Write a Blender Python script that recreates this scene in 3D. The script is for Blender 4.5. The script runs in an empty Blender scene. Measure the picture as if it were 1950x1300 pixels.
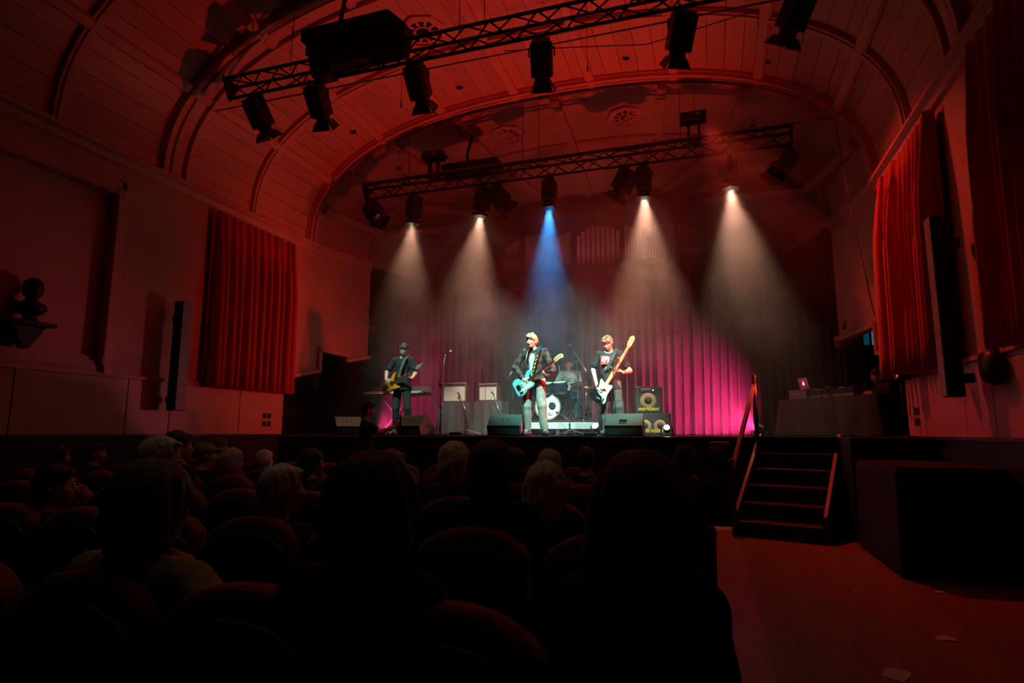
import bpy, bmesh, math, random
import numpy as np
from mathutils import Vector, Matrix
from math import sin, cos, pi, radians, sqrt, atan2
random.seed(7)
SC = bpy.context.scene
COL = SC.collection

# ------------------------------------------------------------------ camera, light level
FPX, YAW, PITCH, ROLL, CAMZ = 1165.3, radians(18.026), radians(8.47), radians(.14), 1.34
_f = Vector((-sin(YAW)*cos(PITCH), cos(YAW)*cos(PITCH), sin(PITCH)))
_r = Vector((cos(YAW), sin(YAW), 0)); _u = _r.cross(_f)
_r, _u = _r*cos(ROLL)+_u*sin(ROLL), -_r*sin(ROLL)+_u*cos(ROLL)
cam_data = bpy.data.cameras.new('camera'); cam = bpy.data.objects.new('camera', cam_data); COL.objects.link(cam)
cam_data.sensor_width = 36; cam_data.lens = 36*FPX/1950; cam_data.clip_start = .05; cam_data.clip_end = 100
M4 = Matrix((_r, _u, -_f)).transposed().to_4x4(); M4.translation = (0, 0, CAMZ); cam.matrix_world = M4
SC.camera = cam
W = bpy.data.worlds.new('world'); SC.world = W; W.use_nodes = True
W.node_tree.nodes['Background'].inputs[0].default_value = (0, 0, 0, 1); W.node_tree.nodes['Background'].inputs[1].default_value = 0
SC.view_settings.view_transform = 'Standard'; SC.view_settings.look = 'None'; SC.view_settings.exposure = 0; SC.view_settings.gamma = 1
SC.view_settings.use_curve_mapping = False
SC.cycles.max_bounces = 3; SC.cycles.diffuse_bounces = 2; SC.cycles.glossy_bounces = 1; SC.cycles.transmission_bounces = 1; SC.cycles.transparent_max_bounces = 4; SC.cycles.use_adaptive_sampling = True; SC.cycles.adaptive_threshold = .02; SC.cycles.volume_bounces = 0
SC.cycles.use_light_tree = False; SC.cycles.volume_step_rate = 2.5; SC.cycles.volume_max_steps = 96
SC.cycles.sample_clamp_indirect = 3; SC.cycles.use_denoising = True; SC.cycles.caustics_reflective = False; SC.cycles.caustics_refractive = False

def at(x, y, Y=None, X=None, Z=None):
    """the point of the hall seen at pixel (x, y) of the 1950x1300 frame on a plane of the building"""
    d = _f + _r*((x-975)/FPX) - _u*((y-650)/FPX)
    t = Y/d.y if Y is not None else (X/d.x if X is not None else (Z-CAMZ)/d.z)
    return Vector((d.x*t, d.y*t, d.z*t+CAMZ))
ST = 1.295                                             # stage floor height
YE = 10.0                                              # stage front edge
CX = -2.7                                              # hall axis

# lamps: colour and power in watts
RED = (1, .052, .028); WARM = (1, .50, .31); BLUE = (.02, .38, 1); COOL = (.46, 1, .82); PINK = (1, .035, .20)
P_RED, P_RED_HIGH, P_WARM, P_BLUE, P_FRONT, P_PINK = 690, 470, 420, 950, 2500, 2900
P_SIDE = 1000; P_FILL = 14
HAZE = .30
def spot(parent, loc, d, col, power, size, blend=.5, rad=.06, name='lamp'):
    l = bpy.data.lights.new(name, 'SPOT'); l.color = col; l.energy = power; l.spot_size = radians(size); l.spot_blend = blend; l.shadow_soft_size = rad
    o = bpy.data.objects.new(name, l); COL.objects.link(o)
    o.matrix_world = Matrix.Translation(loc) @ Vector(d).to_track_quat('-Z', 'Y').to_matrix().to_4x4()
    if parent:
        bpy.context.view_layer.update(); m = o.matrix_world.copy(); o.parent = parent; o.matrix_parent_inverse = parent.matrix_world.inverted()
    return o

# ------------------------------------------------------------------ materials
MATS = {}
def mat(name, col, rough=.6, metal=0, noise=0, scale=8, emit=None, es=0, bump=0, sheen=0, wave=None, rnd=0, stretch=None):
    if name in MATS: return MATS[name]
    m = bpy.data.materials.new(name); m.use_nodes = True; nt = m.node_tree; b = nt.nodes['Principled BSDF']; MATS[name] = m
    b.inputs['Base Color'].default_value = (*col, 1); b.inputs['Roughness'].default_value = rough; b.inputs['Metallic'].default_value = metal
    if sheen: b.inputs['Sheen Weight'].default_value = sheen
    if emit: b.inputs['Emission Color'].default_value = (*emit, 1); b.inputs['Emission Strength'].default_value = es; m.cycles.emission_sampling = 'NONE'
    N, L = nt.nodes.new, nt.links.new
    if noise or bump or rnd:
        tc = N('ShaderNodeTexCoord'); nz = N('ShaderNodeTexNoise'); nz.inputs['Scale'].default_value = scale; nz.inputs['Detail'].default_value = 5
        src = tc.outputs['Object']
        if stretch:
            mp = N('ShaderNodeMapping'); mp.inputs['Scale'].default_value = stretch; L(src, mp.inputs[0]); src = mp.outputs[0]
        L(src, nz.inputs['Vector'])
        fac = nz.outputs[0]
        if rnd:
            oi = N('ShaderNodeObjectInfo'); mx = N('ShaderNodeMath'); mx.operation = 'MULTIPLY_ADD'; mx.inputs[1].default_value = rnd/max(noise, .01); L(oi.outputs['Random'], mx.inputs[0]); L(fac, mx.inputs[2]); fac = mx.outputs[0]
        r = N('ShaderNodeValToRGB'); r.color_ramp.elements[0].position = .3; r.color_ramp.elements[1].position = .7 + (rnd/max(noise, .01) if rnd else 0)
        lo = [max(0, c*(1-noise-rnd)) for c in col]; hi = [min(1, c*(1+noise)) for c in col]
        r.color_ramp.elements[0].color = (*lo, 1); r.color_ramp.elements[1].color = (*hi, 1)
        L(fac, r.inputs[0])
        if noise or rnd: L(r.outputs[0], b.inputs['Base Color'])
        if bump:
            bp = N('ShaderNodeBump'); bp.inputs['Strength'].default_value = bump; bp.inputs['Distance'].default_value = .02; L(nz.outputs[0], bp.inputs['Height']); L(bp.outputs[0], b.inputs['Normal'])
    return m
PAINT = mat('salmon_paint', (.64, .31, .23), .55, noise=.08, scale=3)
CEILP = mat('ceiling_board_paint', (.64, .30, .22), .42, noise=.06, scale=5, rnd=.07, stretch=(1, .15, 1))
TRIMP = mat('trim_paint', (.68, .33, .25), .5, noise=.05, scale=6)
DARKGAP = mat('board_backing', (.12, .09, .08), .8, noise=.1)
PANEL = mat('dado_panel', (.66, .32, .23), .42, noise=.07, scale=4)
PLINTH = mat('plinth_black', (.018, .014, .012), .6, noise=.2)
BLACK = mat('stage_black', (.012, .011, .011), .6, noise=.2, scale=12)
BLACKM = mat('black_metal', (.02, .02, .022), .45, metal=.3, noise=.15)
TRUSSM = mat('truss_black', (.012, .012, .013), .4, metal=.4, noise=.15)
CHROME = mat('chrome', (.75, .75, .78), .22, metal=1, noise=.05)
STEEL = mat('steel', (.42, .42, .44), .35, metal=1, noise=.08)
VELVET = mat('red_velvet', (.30, .022, .02), .8, noise=.2, scale=20, sheen=.4)
CURT = mat('red_curtain', (.55, .055, .04), .8, noise=.15, scale=12, sheen=.3)
DRAPE = mat('black_drape', (.016, .012, .014), .85, noise=.2, scale=10, sheen=.2)
STAGEF = mat('stage_floor', (.035, .03, .028), .35, noise=.3, scale=6)
WOODF = mat('floor_wood', (.36, .17, .09), .28, noise=.25, scale=3, stretch=(6, .5, 1), rnd=.1)
SKIN = mat('skin', (.68, .42, .32), .5, noise=.06, scale=20)
GREY = mat('grey_cloth', (.058, .042, .047), .85, noise=.12, scale=15)
DKCLOTH = mat('dark_cloth', (.028, .024, .028), .85, noise=.15, scale=15)

# ------------------------------------------------------------------ mesh helpers
class MB:
    def __init__(s): s.v = []; s.f = []
    def add(s, vs, fs):
        n = len(s.v); s.v += [tuple(v) for v in vs]; s.f += [tuple(i+n for i in f) for f in fs]; return s
    def box(s, c, d, R=None, taper=None):
        c = Vector(c); hx, hy, hz = d[0]/2, d[1]/2, d[2]/2; tx, ty = taper or (1, 1)
        vs = [Vector((x*hx*(tx if z > 0 else 1), y*hy*(ty if z > 0 else 1), z*hz)) for z in (-1, 1) for x, y in ((-1, -1), (1, -1), (1, 1), (-1, 1))]
        if R is not None: vs = [R @ v for v in vs]
        return s.add([v+c for v in vs], [(0, 3, 2, 1), (4, 5, 6, 7), (0, 1, 5, 4), (1, 2, 6, 5), (2, 3, 7, 6), (3, 0, 4, 7)])
    def tube(s, pts, rad, n=6, cap=True):
        pts = [Vector(p) for p in pts]; rs = rad if isinstance(rad, (list, tuple)) else [rad]*len(pts)
        rings = []; prev = None
        for i, p in enumerate(pts):
            t = (pts[min(i+1, len(pts)-1)]-pts[max(i-1, 0)])
            t = t.normalized() if t.length > 1e-9 else Vector((0, 0, 1))
            if prev is None: a = t.orthogonal().normalized()
            else:
                a = prev - t*prev.dot(t); a = a.normalized() if a.length > 1e-6 else t.orthogonal().normalized()
            prev = a; b = t.cross(a)
            rings.append([p+(a*cos(2*pi*k/n)+b*sin(2*pi*k/n))*rs[i] for k in range(n)])
        fs = []
        for i in range(len(rings)-1):
            for k in range(n): fs.append((i*n+k, i*n+(k+1) % n, (i+1)*n+(k+1) % n, (i+1)*n+k))
        if cap: fs += [tuple(range(n))[::-1], tuple(range((len(rings)-1)*n, len(rings)*n))]
        return s.add([v for r in rings for v in r], fs)
    def ring(s, prof, M=None, n=16): return s.lathe(prof, M, n, False)
    def lathe(s, prof, M=None, n=16, caps=True):
        """prof: (radius, height) list along +Z, placed by M"""
        M = M or Matrix(); vs = []; fs = []
        for r, h in prof: vs += [M @ Vector((r*cos(2*pi*k/n), r*sin(2*pi*k/n), h)) for k in range(n)]
        for i in range(len(prof)-1):
            for k in range(n): fs.append((i*n+k, i*n+(k+1) % n, (i+1)*n+(k+1) % n, (i+1)*n+k))
        if caps and prof[0][0] > 1e-5: fs.append(tuple(range(n))[::-1])
        if caps and prof[-1][0] > 1e-5: fs.append(tuple(range((len(prof)-1)*n, len(prof)*n)))
        return s.add(vs, fs)
    def prism(s, poly, M, h0, h1):
        """poly in local XY, extruded along local Z from h0 to h1"""
        n = len(poly); vs = [M @ Vector((x, y, h)) for h in (h0, h1) for x, y in poly]
        return s.add(vs, [tuple(range(n))[::-1], tuple(range(n, 2*n))]+[(i, (i+1) % n, n+(i+1) % n, n+i) for i in range(n)])
    def sweep(s, path, sec, close=False):
        """path: list of (origin, axis_a, axis_b); sec: list of (a, b) closed"""
        n = len(sec); vs = []; fs = []
        for o, a, b in path: vs += [Vector(o)+Vector(a)*p+Vector(b)*q for p, q in sec]
        for i in range(len(path)-1):
            for k in range(n): fs.append((i*n+k, i*n+(k+1) % n, (i+1)*n+(k+1) % n, (i+1)*n+k))
        fs += [tuple(range(n))[::-1], tuple(range((len(path)-1)*n, len(path)*n))]
        return s.add(vs, fs)
    def mesh(s, name, m, smooth=False):
        me = bpy.data.meshes.new(name); me.from_pydata(s.v, [], s.f)
        bm = bmesh.new(); bm.from_mesh(me); bmesh.ops.recalc_face_normals(bm, faces=bm.faces); bm.to_mesh(me); bm.free()
        if m: me.materials.append(m)
        if smooth: me.shade_smooth()
        return me
    def build(s, name, m, parent=None, smooth=False, bevel=0, sharp=None):
        me = s.mesh(name, m, smooth); o = bpy.data.objects.new(name, me); COL.objects.link(o)
        if parent: o.parent = parent
        if smooth and sharp: me.set_sharp_from_angle(angle=radians(sharp))
        if bevel:
            b = o.modifiers.new('bevel', 'BEVEL'); b.width = bevel; b.segments = 2; b.limit_method = 'ANGLE'
        return o
def empty(name, loc=(0, 0, 0), rz=0, label=None, cat=None, group=None, kind=None):
    o = bpy.data.objects.new(name, None); COL.objects.link(o); o.location = loc; o.rotation_euler = (0, 0, rz); o.empty_display_size = .1
    return tag(o, label, cat, group, kind)
def tag(o, label=None, cat=None, group=None, kind=None):
    if label: o['label'] = label
    if cat: o['category'] = cat
    if group: o['group'] = group
    if kind: o['kind'] = kind
    return o
def struct(o): o['kind'] = 'structure'; return o
def link(name, me, parent=None, loc=(0, 0, 0)):
    o = bpy.data.objects.new(name, me); COL.objects.link(o); o.location = loc
    if parent: o.parent = parent
    return o
def copy_tree(o, parent=None):
    c = o.copy(); COL.objects.link(c); c.parent = parent
    for ch in list(o.children): copy_tree(ch, c)
    return c
def frame(d, up=(0, 0, 1)):
    """rotation matrix whose local Z points along d"""
    return Vector(d).normalized().to_track_quat('Z', 'Y').to_matrix()
def cyl(p, d, up=None): return Matrix.Translation(p) @ frame(d).to_4x4()
# ------------------------------------------------------------------ the hall
Z0 = 5.32
def prof(a, b, n=2.4, N=60, lo=0, hi=1):
    """points (dx, z) of the vault section, left to right"""
    out = []
    for i in range(N+1):
        t = pi*(1-(lo+(hi-lo)*i/N)); c, s_ = cos(t), sin(t)
        out.append((a*math.copysign(abs(c)**(2/n), c), Z0+b*abs(s_)**(2/n)))
    return out
VA, VB = 5.42, 2.70
def vault_z(dx, a=VA, b=VB, n=2.4): return Z0+b*max(0, 1-(abs(dx)/a)**n)**(1/n)
def normal2(dx, z, a=VA, b=VB, n=2.4):
    nx = math.copysign((abs(dx)/a)**(n-1)/a, dx); nz = (max(z-Z0, 0)/b)**(n-1)/b; l = math.hypot(nx, nz) or 1
    return nx/l, nz/l
RIBY = [-.2, 1.65, 3.5, 5.35, 7.2, 9.05, 10.9]
RIBDX = [-4.93, -3.72, -2.3, -.76, .76, 2.3, 3.72, 4.93]

fl = struct(MB().box((CX, 2.6, -.06), (11.2, 15.2, .1)).build('floor', mat('subfloor', (.05, .03, .02), .7, noise=.2)))
x = -8.05
while x < 2.7:                                          # floor boards along the hall; only the aisle's are pieces of their own
    w = .26
    if x > -.9: MB().box((x+w/2, 3.9, -.005), (w-.0015, 11.4, .03)).build('plank', WOODF, fl)
    x += w
MB().box((-4.57, 3.9, -.005), (7.0, 11.4, .03)).build('carpet', mat('carpet', (.05, .012, .012), .9, noise=.2, scale=40), fl)

# ceiling: dark backing shell, painted boards under it, ribs crossing them
mb = MB(); pr = prof(VA+.06, VB+.06)
n = len(pr)
for Y in (-5, 11.1): mb.v += [(CX+dx, Y, z) for dx, z in pr]
mb.f += [(i, i+1, n+i+1, n+i) for i in range(n-1)]
ceiling = struct(mb.build('ceiling', DARKGAP))
# arc positions for the boards
fine = prof(VA, VB, N=4000)
acc = [0]
for i in range(1, len(fine)): acc.append(acc[-1]+math.dist(fine[i], fine[i-1]))
fx = np.array([p[0] for p in fine]); fz = np.array([p[1] for p in fine]); acc = np.array(acc)
edges = [0]+[float(np.interp(d, fx, acc)) for d in RIBDX]+[acc[-1]]
cuts = []
for a, b in zip(edges[:-1], edges[1:]):
    k = max(1, round((b-a)/.30)); cuts += [(a+(b-a)*i/k, a+(b-a)*(i+1)/k) for i in range(k)]
bays = list(zip(RIBY[1:-1], RIBY[2:]))
for s0, s1 in cuts:
    g = .0045; pts = [(float(np.interp(s, acc, fx)), float(np.interp(s, acc, fz))) for s in (s0+g, (s0+s1)/2, s1-g)]
    mbb = MB(); L = RIBY[2]-RIBY[1]; sec = []
    for dx, z in pts: sec.append((dx, z))
    outer = []
    for dx, z in pts[::-1]:
        nx, nz = normal2(dx, z); outer.append((dx+nx*.02, z+nz*.02))
    sec = sec+outer; c = pts[1]
    me = mbb.prism([(p[0]-c[0], p[1]-c[1]) for p in sec], Matrix(((1, 0, 0, 0), (0, 0, -1, 0), (0, 1, 0, 0), (0, 0, 0, 1))), -L, 0).mesh('board', CEILP)
    for y0, y1 in bays: link('board', me, ceiling, (CX+c[0], y0, c[1]))

def arch_path(Y, a, b, N=64):
    out = []
    for dx, z in prof(a, b, N=N):
        nx, nz = normal2(dx, z, a, b); out.append(((CX+dx, Y, z), (0, 1, 0), (-nx, 0, -nz)))
    return out
tn = [0]
def trim(mb, m=TRIMP, smooth=False):
    tn[0] += 1; return struct(mb.build('trim_%d' % tn[0], m, smooth=smooth))
for i, Y in enumerate(RIBY[1:]):
    wide = i % 2 == 1
    if Y < 0: continue
    if wide or Y > 10:
        t = trim(MB().sweep(arch_path(Y, VA, VB), [(-.27, -.03), (.27, -.03), (.27, .05), (-.27, .05)]))
        for a, b, h in ((-.25, -.17, .12), (-.08, .08, .085), (.17, .25, .12)):
            MB().sweep(arch_path(Y, VA, VB), [(a, .04), (b, .04), (b, h), (a, h)]).build('moulding', TRIMP, t)
    else:
        t = trim(MB().sweep(arch_path(Y, VA, VB), [(-.09, -.03), (.09, -.03), (.09, .075), (-.09, .075)]))
        MB().sweep(arch_path(Y, VA, VB), [(-.04, .07), (.04, .07), (.04, .10), (-.04, .10)]).build('moulding', TRIMP, t)
for dx in RIBDX:
    z = vault_z(dx); nx, nz = normal2(dx, z); tx, tz = nz, -nx
    path = [((CX+dx, Y, z), (tx, 0, tz), (-nx, 0, -nz)) for Y in (-5, 10.9)]
    t = trim(MB().sweep(path, [(-.09, -.02), (.09, -.02), (.09, .06), (.06, .095), (-.06, .095), (-.09, .06)]))
    for Y in (7.2, 10.9):                               # square bosses where ribs cross
        p = Vector((CX+dx, Y, z))-Vector((nx, 0, nz))*.075
        MB().lathe([(.0, .03), (.05, .03), (.07, .015), (.07, -.02)], cyl(p, (-nx, 0, -nz)), 12).build('boss', TRIMP, t)

# stage shell behind the arch
SHELL = mat('stage_shell_paint', (.58, .27, .20), .6, noise=.08, scale=3)
secs = [(10.9, 5.34, 2.58), (12.65, 5.03, 2.42), (14.8, 4.35, 1.9)]
mb = MB()
for Y, a, b in secs: mb.v += [(CX+dx, Y, z) for dx, z in prof(a, b)]
for j in range(len(secs)-1): mb.f += [(j*n+i, j*n+i+1, (j+1)*n+i+1, (j+1)*n+i) for i in range(n-1)]
stage_ceiling = struct(mb.build('ceiling_stage', SHELL))
for k in range(-4, 5):
    if k == 0: fr = .5
    fr = .5+k*.105; path = []
    for Y, a, b in secs:
        dx, z = prof(a, b, N=1, lo=fr, hi=1)[0]; nx, nz = normal2(dx, z, a, b)
        path.append(((CX+dx*(1 if Y < 12 else .96 if Y < 13 else .55), Y, z if Y < 13 else prof(a, b, N=1, lo=.5+k*.05, hi=1)[0][1]), (nz, 0, -nx), (-nx, 0, -nz)))
    trim(MB().sweep(path, [(-.08, -.05), (.08, -.05), (.08, .11), (-.08, .11)]), SHELL)
ap = [((CX+dx, 12.65, z), (0, 1, 0), (-normal2(dx, z, 5.03, 2.42)[0], 0, -normal2(dx, z, 5.03, 2.42)[1])) for dx, z in prof(5.03, 2.42)]
trim(MB().sweep(ap, [(-.07, -.05), (.07, -.05), (.07, .05), (-.07, .05)]), SHELL)

# side walls
XL, XR = -8.1, 2.7
HX = 5.4
def YZ(sign):                                           # prism plane: local x -> Y, local y -> Z, extruded outward
    return Matrix(((0, 0, sign, CX+sign*HX), (1, 0, 0, 0), (0, 1, 0, 0), (0, 0, 0, 1)))
for sgn, side in ((-1, 'left'), (1, 'right')):
    w = MB().prism([(-5, 0), (10.2, 0), (10.2, 2.42), (10.9, 2.57), (10.9, Z0+.15), (-5, Z0+.15)], YZ(sgn), 0, .2).build('wall_'+side, PAINT); struct(w)
    # splayed stage wall with the stepped opening
    ang = atan2(.38, 1.75); dirv = Vector((-sgn*sin(ang), cos(ang), 0)); out = Vector((sgn*cos(ang), sin(ang), 0))
    M = Matrix.Translation((CX+sgn*HX, 10.9, 0)) @ Matrix(((dirv.x, 0, out.x), (dirv.y, 0, out.y), (0, 1, 0))).to_4x4()
    e2 = 1.1 if sgn < 0 else 1.75
    poly = [(0, 2.57), (.3, 2.64), (.3, 3.10), (e2, 3.06), (e2, 2.94), (1.79, 3.10), (1.79, Z0+.15), (0, Z0+.15)]
    sw = struct(MB().prism(poly, M, 0, .18).build('wall_stage_'+side, PAINT))
    lint = [(-.72, 2.42), (0, 2.57), (.3, 2.64), (.3, 3.10), (e2, 3.06), (e2, 2.94), (1.79, 3.10)]
    for p, q in zip(lint[:-1], lint[1:]):
        a, b = M @ Vector((p[0], p[1], 0)), M @ Vector((q[0], q[1], 0))
        if p[0] < 0: a = Vector((CX+sgn*HX, 10.18, 2.42))
        d = (b-a); L = d.length; R = Matrix((d.normalized(), out.cross(d.normalized()) if sgn > 0 else -out.cross(d.normalized()), out)).transposed()
        MB().box((a+b)/2-out*.02, (L+.05, .075, .12), R).build('lintel_strip', TRIMP, sw)
    # cornice
    sec = [(0, -.14), (.05, -.12), (.07, -.03), (.14, .0), (.14, .05), (.10, .08), (.06, .09), (0, .12)]
    path = [((CX+sgn*HX, -5, Z0), (-sgn, 0, 0), (0, 0, 1)), ((CX+sgn*HX, 10.9, Z0), (-sgn, 0, 0), (0, 0, 1)), (M @ Vector((1.79, Z0, 0)), -out, (0, 0, 1))]
    trim(MB().sweep(path, sec))
    # dado: panels, rail and dark plinth at stage height
    t = trim(MB().box((CX+sgn*(HX-.02), 2.5, 2.13), (.08, 15.4, .05)))
    ys = [-1, .6, 2.2, 3.7, 5.2, 6.75, 7.5, 9.0, 10.18] if sgn < 0 else [-1, 1.5, 4.4, 6.5, 7.3, 8.05, 9.65, 10.18]
    for y0, y1 in zip(ys[:-1], ys[1:]):
        MB().box((CX+sgn*(HX-.012), (y0+y1)/2, (ST+2.11)/2), (.03, y1-y0-.014, 2.11-ST-.012)).build('panel', PANEL, w, bevel=.004)
    bb = struct(MB().box((CX+sgn*(HX-.04), 2.5, ST/2), (.12, 15, ST)).build('baseboard_'+side, PLINTH))
    MB().box((CX+sgn*(HX-.06), 2.5, ST-.01), (.17, 15, .03)).build('cap_rail', mat('plinth_cap', (.05, .03, .02), .35, noise=.2), bb)

wr = struct(MB().box((CX, -5.1, 4), (11.2, .2, 8.4)).build('wall_rear', mat('rear_wall_dark', (.08, .05, .04), .7, noise=.1)))
wb = struct(MB().box((CX, 14.9, 4.2), (11.4, .2, 8)).build('wall_back', mat('organ_wall', (.10, .07, .06), .6, noise=.2)))
# alcoves beyond the side openings
for sgn, side in ((-1, 'left'), (1, 'right')):
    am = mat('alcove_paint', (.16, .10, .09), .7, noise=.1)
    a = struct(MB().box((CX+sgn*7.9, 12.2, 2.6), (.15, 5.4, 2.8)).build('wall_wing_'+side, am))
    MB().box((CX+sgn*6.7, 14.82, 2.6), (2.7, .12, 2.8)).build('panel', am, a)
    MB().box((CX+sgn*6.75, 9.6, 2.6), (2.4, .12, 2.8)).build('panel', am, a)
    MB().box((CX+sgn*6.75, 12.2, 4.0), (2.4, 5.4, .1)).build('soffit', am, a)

MB().box((3.75, 14.74, 2.75), (.85, .05, 2.5)).build('panel', mat('wing_pale', (.55, .60, .62), .6, noise=.05), bpy.data.objects['wall_wing_right'])
# left wall: large moulded frame round a shallow recessed panel
t = trim(MB().box((XL+.015, 4.0, 3.55), (.03, 4.4, 2.7)), PAINT)
for k, (wd, dp, off) in enumerate(((.13, .07, 0), (.05, .10, .13), (.05, .14, .18), (.04, .22, .23))):
    for y, sg in ((6.28, 1),):
        MB().box((XL+dp/2, y-off-wd/2+.16, 3.55), (dp, wd, 2.86-off*2)).build('jamb', TRIMP, t, bevel=.01)
    MB().box((XL+dp/2, 3.9, 4.95-off-wd/2), (dp, 5.0-off, wd)).build('head_moulding', TRIMP, t, bevel=.01)

# stage platform
stage = struct(MB().box((CX, 12.45, ST-.02), (13.6, 4.9, .04)).build('floor_stage', STAGEF))
for i in range(9):
    x0 = XL+.12+i*1.17; 
    MB().box((x0+.585, YE+.03, (ST-.1)/2), (1.155, .05, ST-.1)).build('fascia_panel', BLACK, stage, bevel=.006)
MB().box((CX, YE+.01, ST-.035), (10.7, .09, .05)).build('nosing', mat('nosing_wood', (.03, .02, .018), .3, noise=.3), stage, bevel=.012)
MB().box((CX, YE-.04, ST-.02), (10.6, .012, .014)).build('nosing_strip', mat('nosing_metal', (.60, .56, .54), .4, metal=.3, noise=.4, scale=30), stage)
MB().box((-1.6, YE-.012, 1.03), (5.0, .03, .025)).build('fascia_rail', mat('rail_wood', (.10, .07, .06), .4, noise=.2), stage)
ext = tag(MB().box((2.13, 9.34, .645), (1.0, 1.22, 1.29)).build('side_platform', BLACK, bevel=.01), 'black draped side platform beside the stage steps against the right wall', 'platform')

pc = empty('covered_case', (2.1, 7.65, 0), 0, 'black cloth-covered case standing before the side platform by the right wall', 'case'); MB().box((0, 0, .5), (.98, 1.8, 1.0), taper=(.96, .98)).build('cloth', mat('black_velvet', (.004, .004, .004), .9, noise=.1), pc, bevel=.03); MB().box((0, 0, 1.0), (.9, 1.7, .05)).build('lid', MATS['black_velvet'], pc, bevel=.01)
# ------------------------------------------------------------------ haze over the stage
def haze_box(name, c, d, dens, label):
    m = bpy.data.materials.new(name); m.use_nodes = True; nt = m.node_tree; nt.nodes.clear(); N, L = nt.nodes.new, nt.links.new
    out = N('ShaderNodeOutputMaterial'); v = N('ShaderNodeVolumeScatter'); v.inputs['Anisotropy'].default_value = .1
    tc = N('ShaderNodeTexCoord'); mp = N('ShaderNodeMapping'); mp.inputs['Scale'].default_value = (1, 1, .8); L(tc.outputs['Object'], mp.inputs[0])
    nz = N('ShaderNodeTexNoise'); nz.inputs['Scale'].default_value = 1.5; nz.inputs['Detail'].default_value = 3; nz.inputs['Roughness'].default_value = .6; nz.inputs['Distortion'].default_value = .8; L(mp.outputs[0], nz.inputs['Vector'])
    r1 = N('ShaderNodeMapRange'); r1.inputs[1].default_value = .36; r1.inputs[2].default_value = .66; r1.inputs[3].default_value = .35; r1.inputs[4].default_value = 1.75; L(nz.outputs[0], r1.inputs[0])
    sp = N('ShaderNodeSeparateXYZ'); L(tc.outputs['Object'], sp.inputs[0])
    r2 = N('ShaderNodeMapRange'); r2.inputs[1].default_value = 2.4; r2.inputs[2].default_value = 5.4; r2.inputs[3].default_value = .14; r2.inputs[4].default_value = 1.0; L(sp.outputs[2], r2.inputs[0])
    m1 = N('ShaderNodeMath'); m1.operation = 'MULTIPLY'; L(r1.outputs[0], m1.inputs[0]); L(r2.outputs[0], m1.inputs[1])
    m2 = N('ShaderNodeMath'); m2.operation = 'MULTIPLY'; m2.inputs[1].default_value = dens; L(m1.outputs[0], m2.inputs[0]); L(m2.outputs[0], v.inputs['Density'])
    L(v.outputs[0], out.inputs['Volume'])
    o = tag(MB().box(c, d).build('haze', m), label, 'haze', kind='stuff'); return o, m
haze, hm = haze_box('stage_haze', (CX, 12.56, 4.0), (10.0, 3.9, 5.36), HAZE, 'thin smoke haze hanging over the stage and catching the lamp beams')

# ------------------------------------------------------------------ curtains
def curtain(p0, p1, zt, zb, inward, folds, label, m=CURT, amp=.07, name='curtain', cat='curtain', group=None, pieces=2, seed=1, swell=1.0):
    p0, p1 = Vector(p0), Vector(p1); d = (p1-p0); L = d.length; d.normalize(); inw = Vector(inward); rnd = random.Random(seed)
    root = empty(name, ((p0+p1)/2).to_tuple()[:2]+(zb,), 0, label, cat, group); base = root.location.copy()
    for k in range(pieces):
        N = max(16, int(folds/pieces*10)); R = 10; mb = MB(); ph = [rnd.uniform(.75, 1.3) for _ in range(40)]; am = [rnd.uniform(.6, 1.3) for _ in range(40)]
        cum = np.cumsum([0]+ph); nf = folds/pieces; scl = nf/cum[min(39, int(nf))]
        for j in range(R+1):
            v = j/R
            for i in range(N+1):
                uu = i/N; s = (k+uu)/pieces*L; w = uu*nf/scl; q = int(np.searchsorted(cum, w, 'right'))-1; q = min(max(q, 0), 38); loc = (w-cum[q])/ph[q]
                a = amp*am[q]*(.45+.55*min(1, v*3))*(1+.4*v)
                off = a*(.5-.5*cos(2*pi*loc))**1.4+.02
                s2 = s+.25*a*sin(2*pi*loc)+.03*sin(v*3+k*2)*(v)*swell
                mb.v.append(tuple(p0+d*s2+inw*off+Vector((0, 0, zt+(zb-zt)*v))-base-Vector((0, 0, 0))))
        for j in range(R):
            for i in range(N): a = j*(N+1)+i; mb.f.append((a, a+1, a+N+2, a+N+1))
        o = mb.build('curtain_panel', m, root, True); sm = o.modifiers.new('thick', 'SOLIDIFY'); sm.thickness = .012
    MB().tube([p0-base+inw*.05+Vector((0, 0, zt-base.z+.03)), p1-base+inw*.05+Vector((0, 0, zt-base.z+.03))], .018).build('rail', BLACKM, root)
    return root
curtain((XL+.08, 8.0, 0), (XL+.08, 10.12, 0), 5.12, 2.08, (1, 0, 0), 13, 'long red pleated curtain on the left wall beside the stage', seed=3, amp=.17)
curtain((XR-.06, 7.9, 0), (XR-.06, 10.22, 0), 5.14, 2.12, (-1, 0, 0), 12, 'long red pleated curtain on the right wall beside the stage opening', seed=5, amp=.16)
curtain((XR-.10, 4.2, 0), (XR-.10, 6.75, 0), 5.14, 2.12, (-1, 0, 0), 12, 'red curtain in shadow at the right edge of the picture', seed=8, amp=.12)
curtain((-8.4, 13.9, 0), (3.0, 13.9, 0), 4.78, ST+.01, (0, -1, 0), 62, 'wide black backdrop curtain hanging behind the band', m=DRAPE, name='backdrop_curtain', pieces=6, seed=9, amp=.10)
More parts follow.
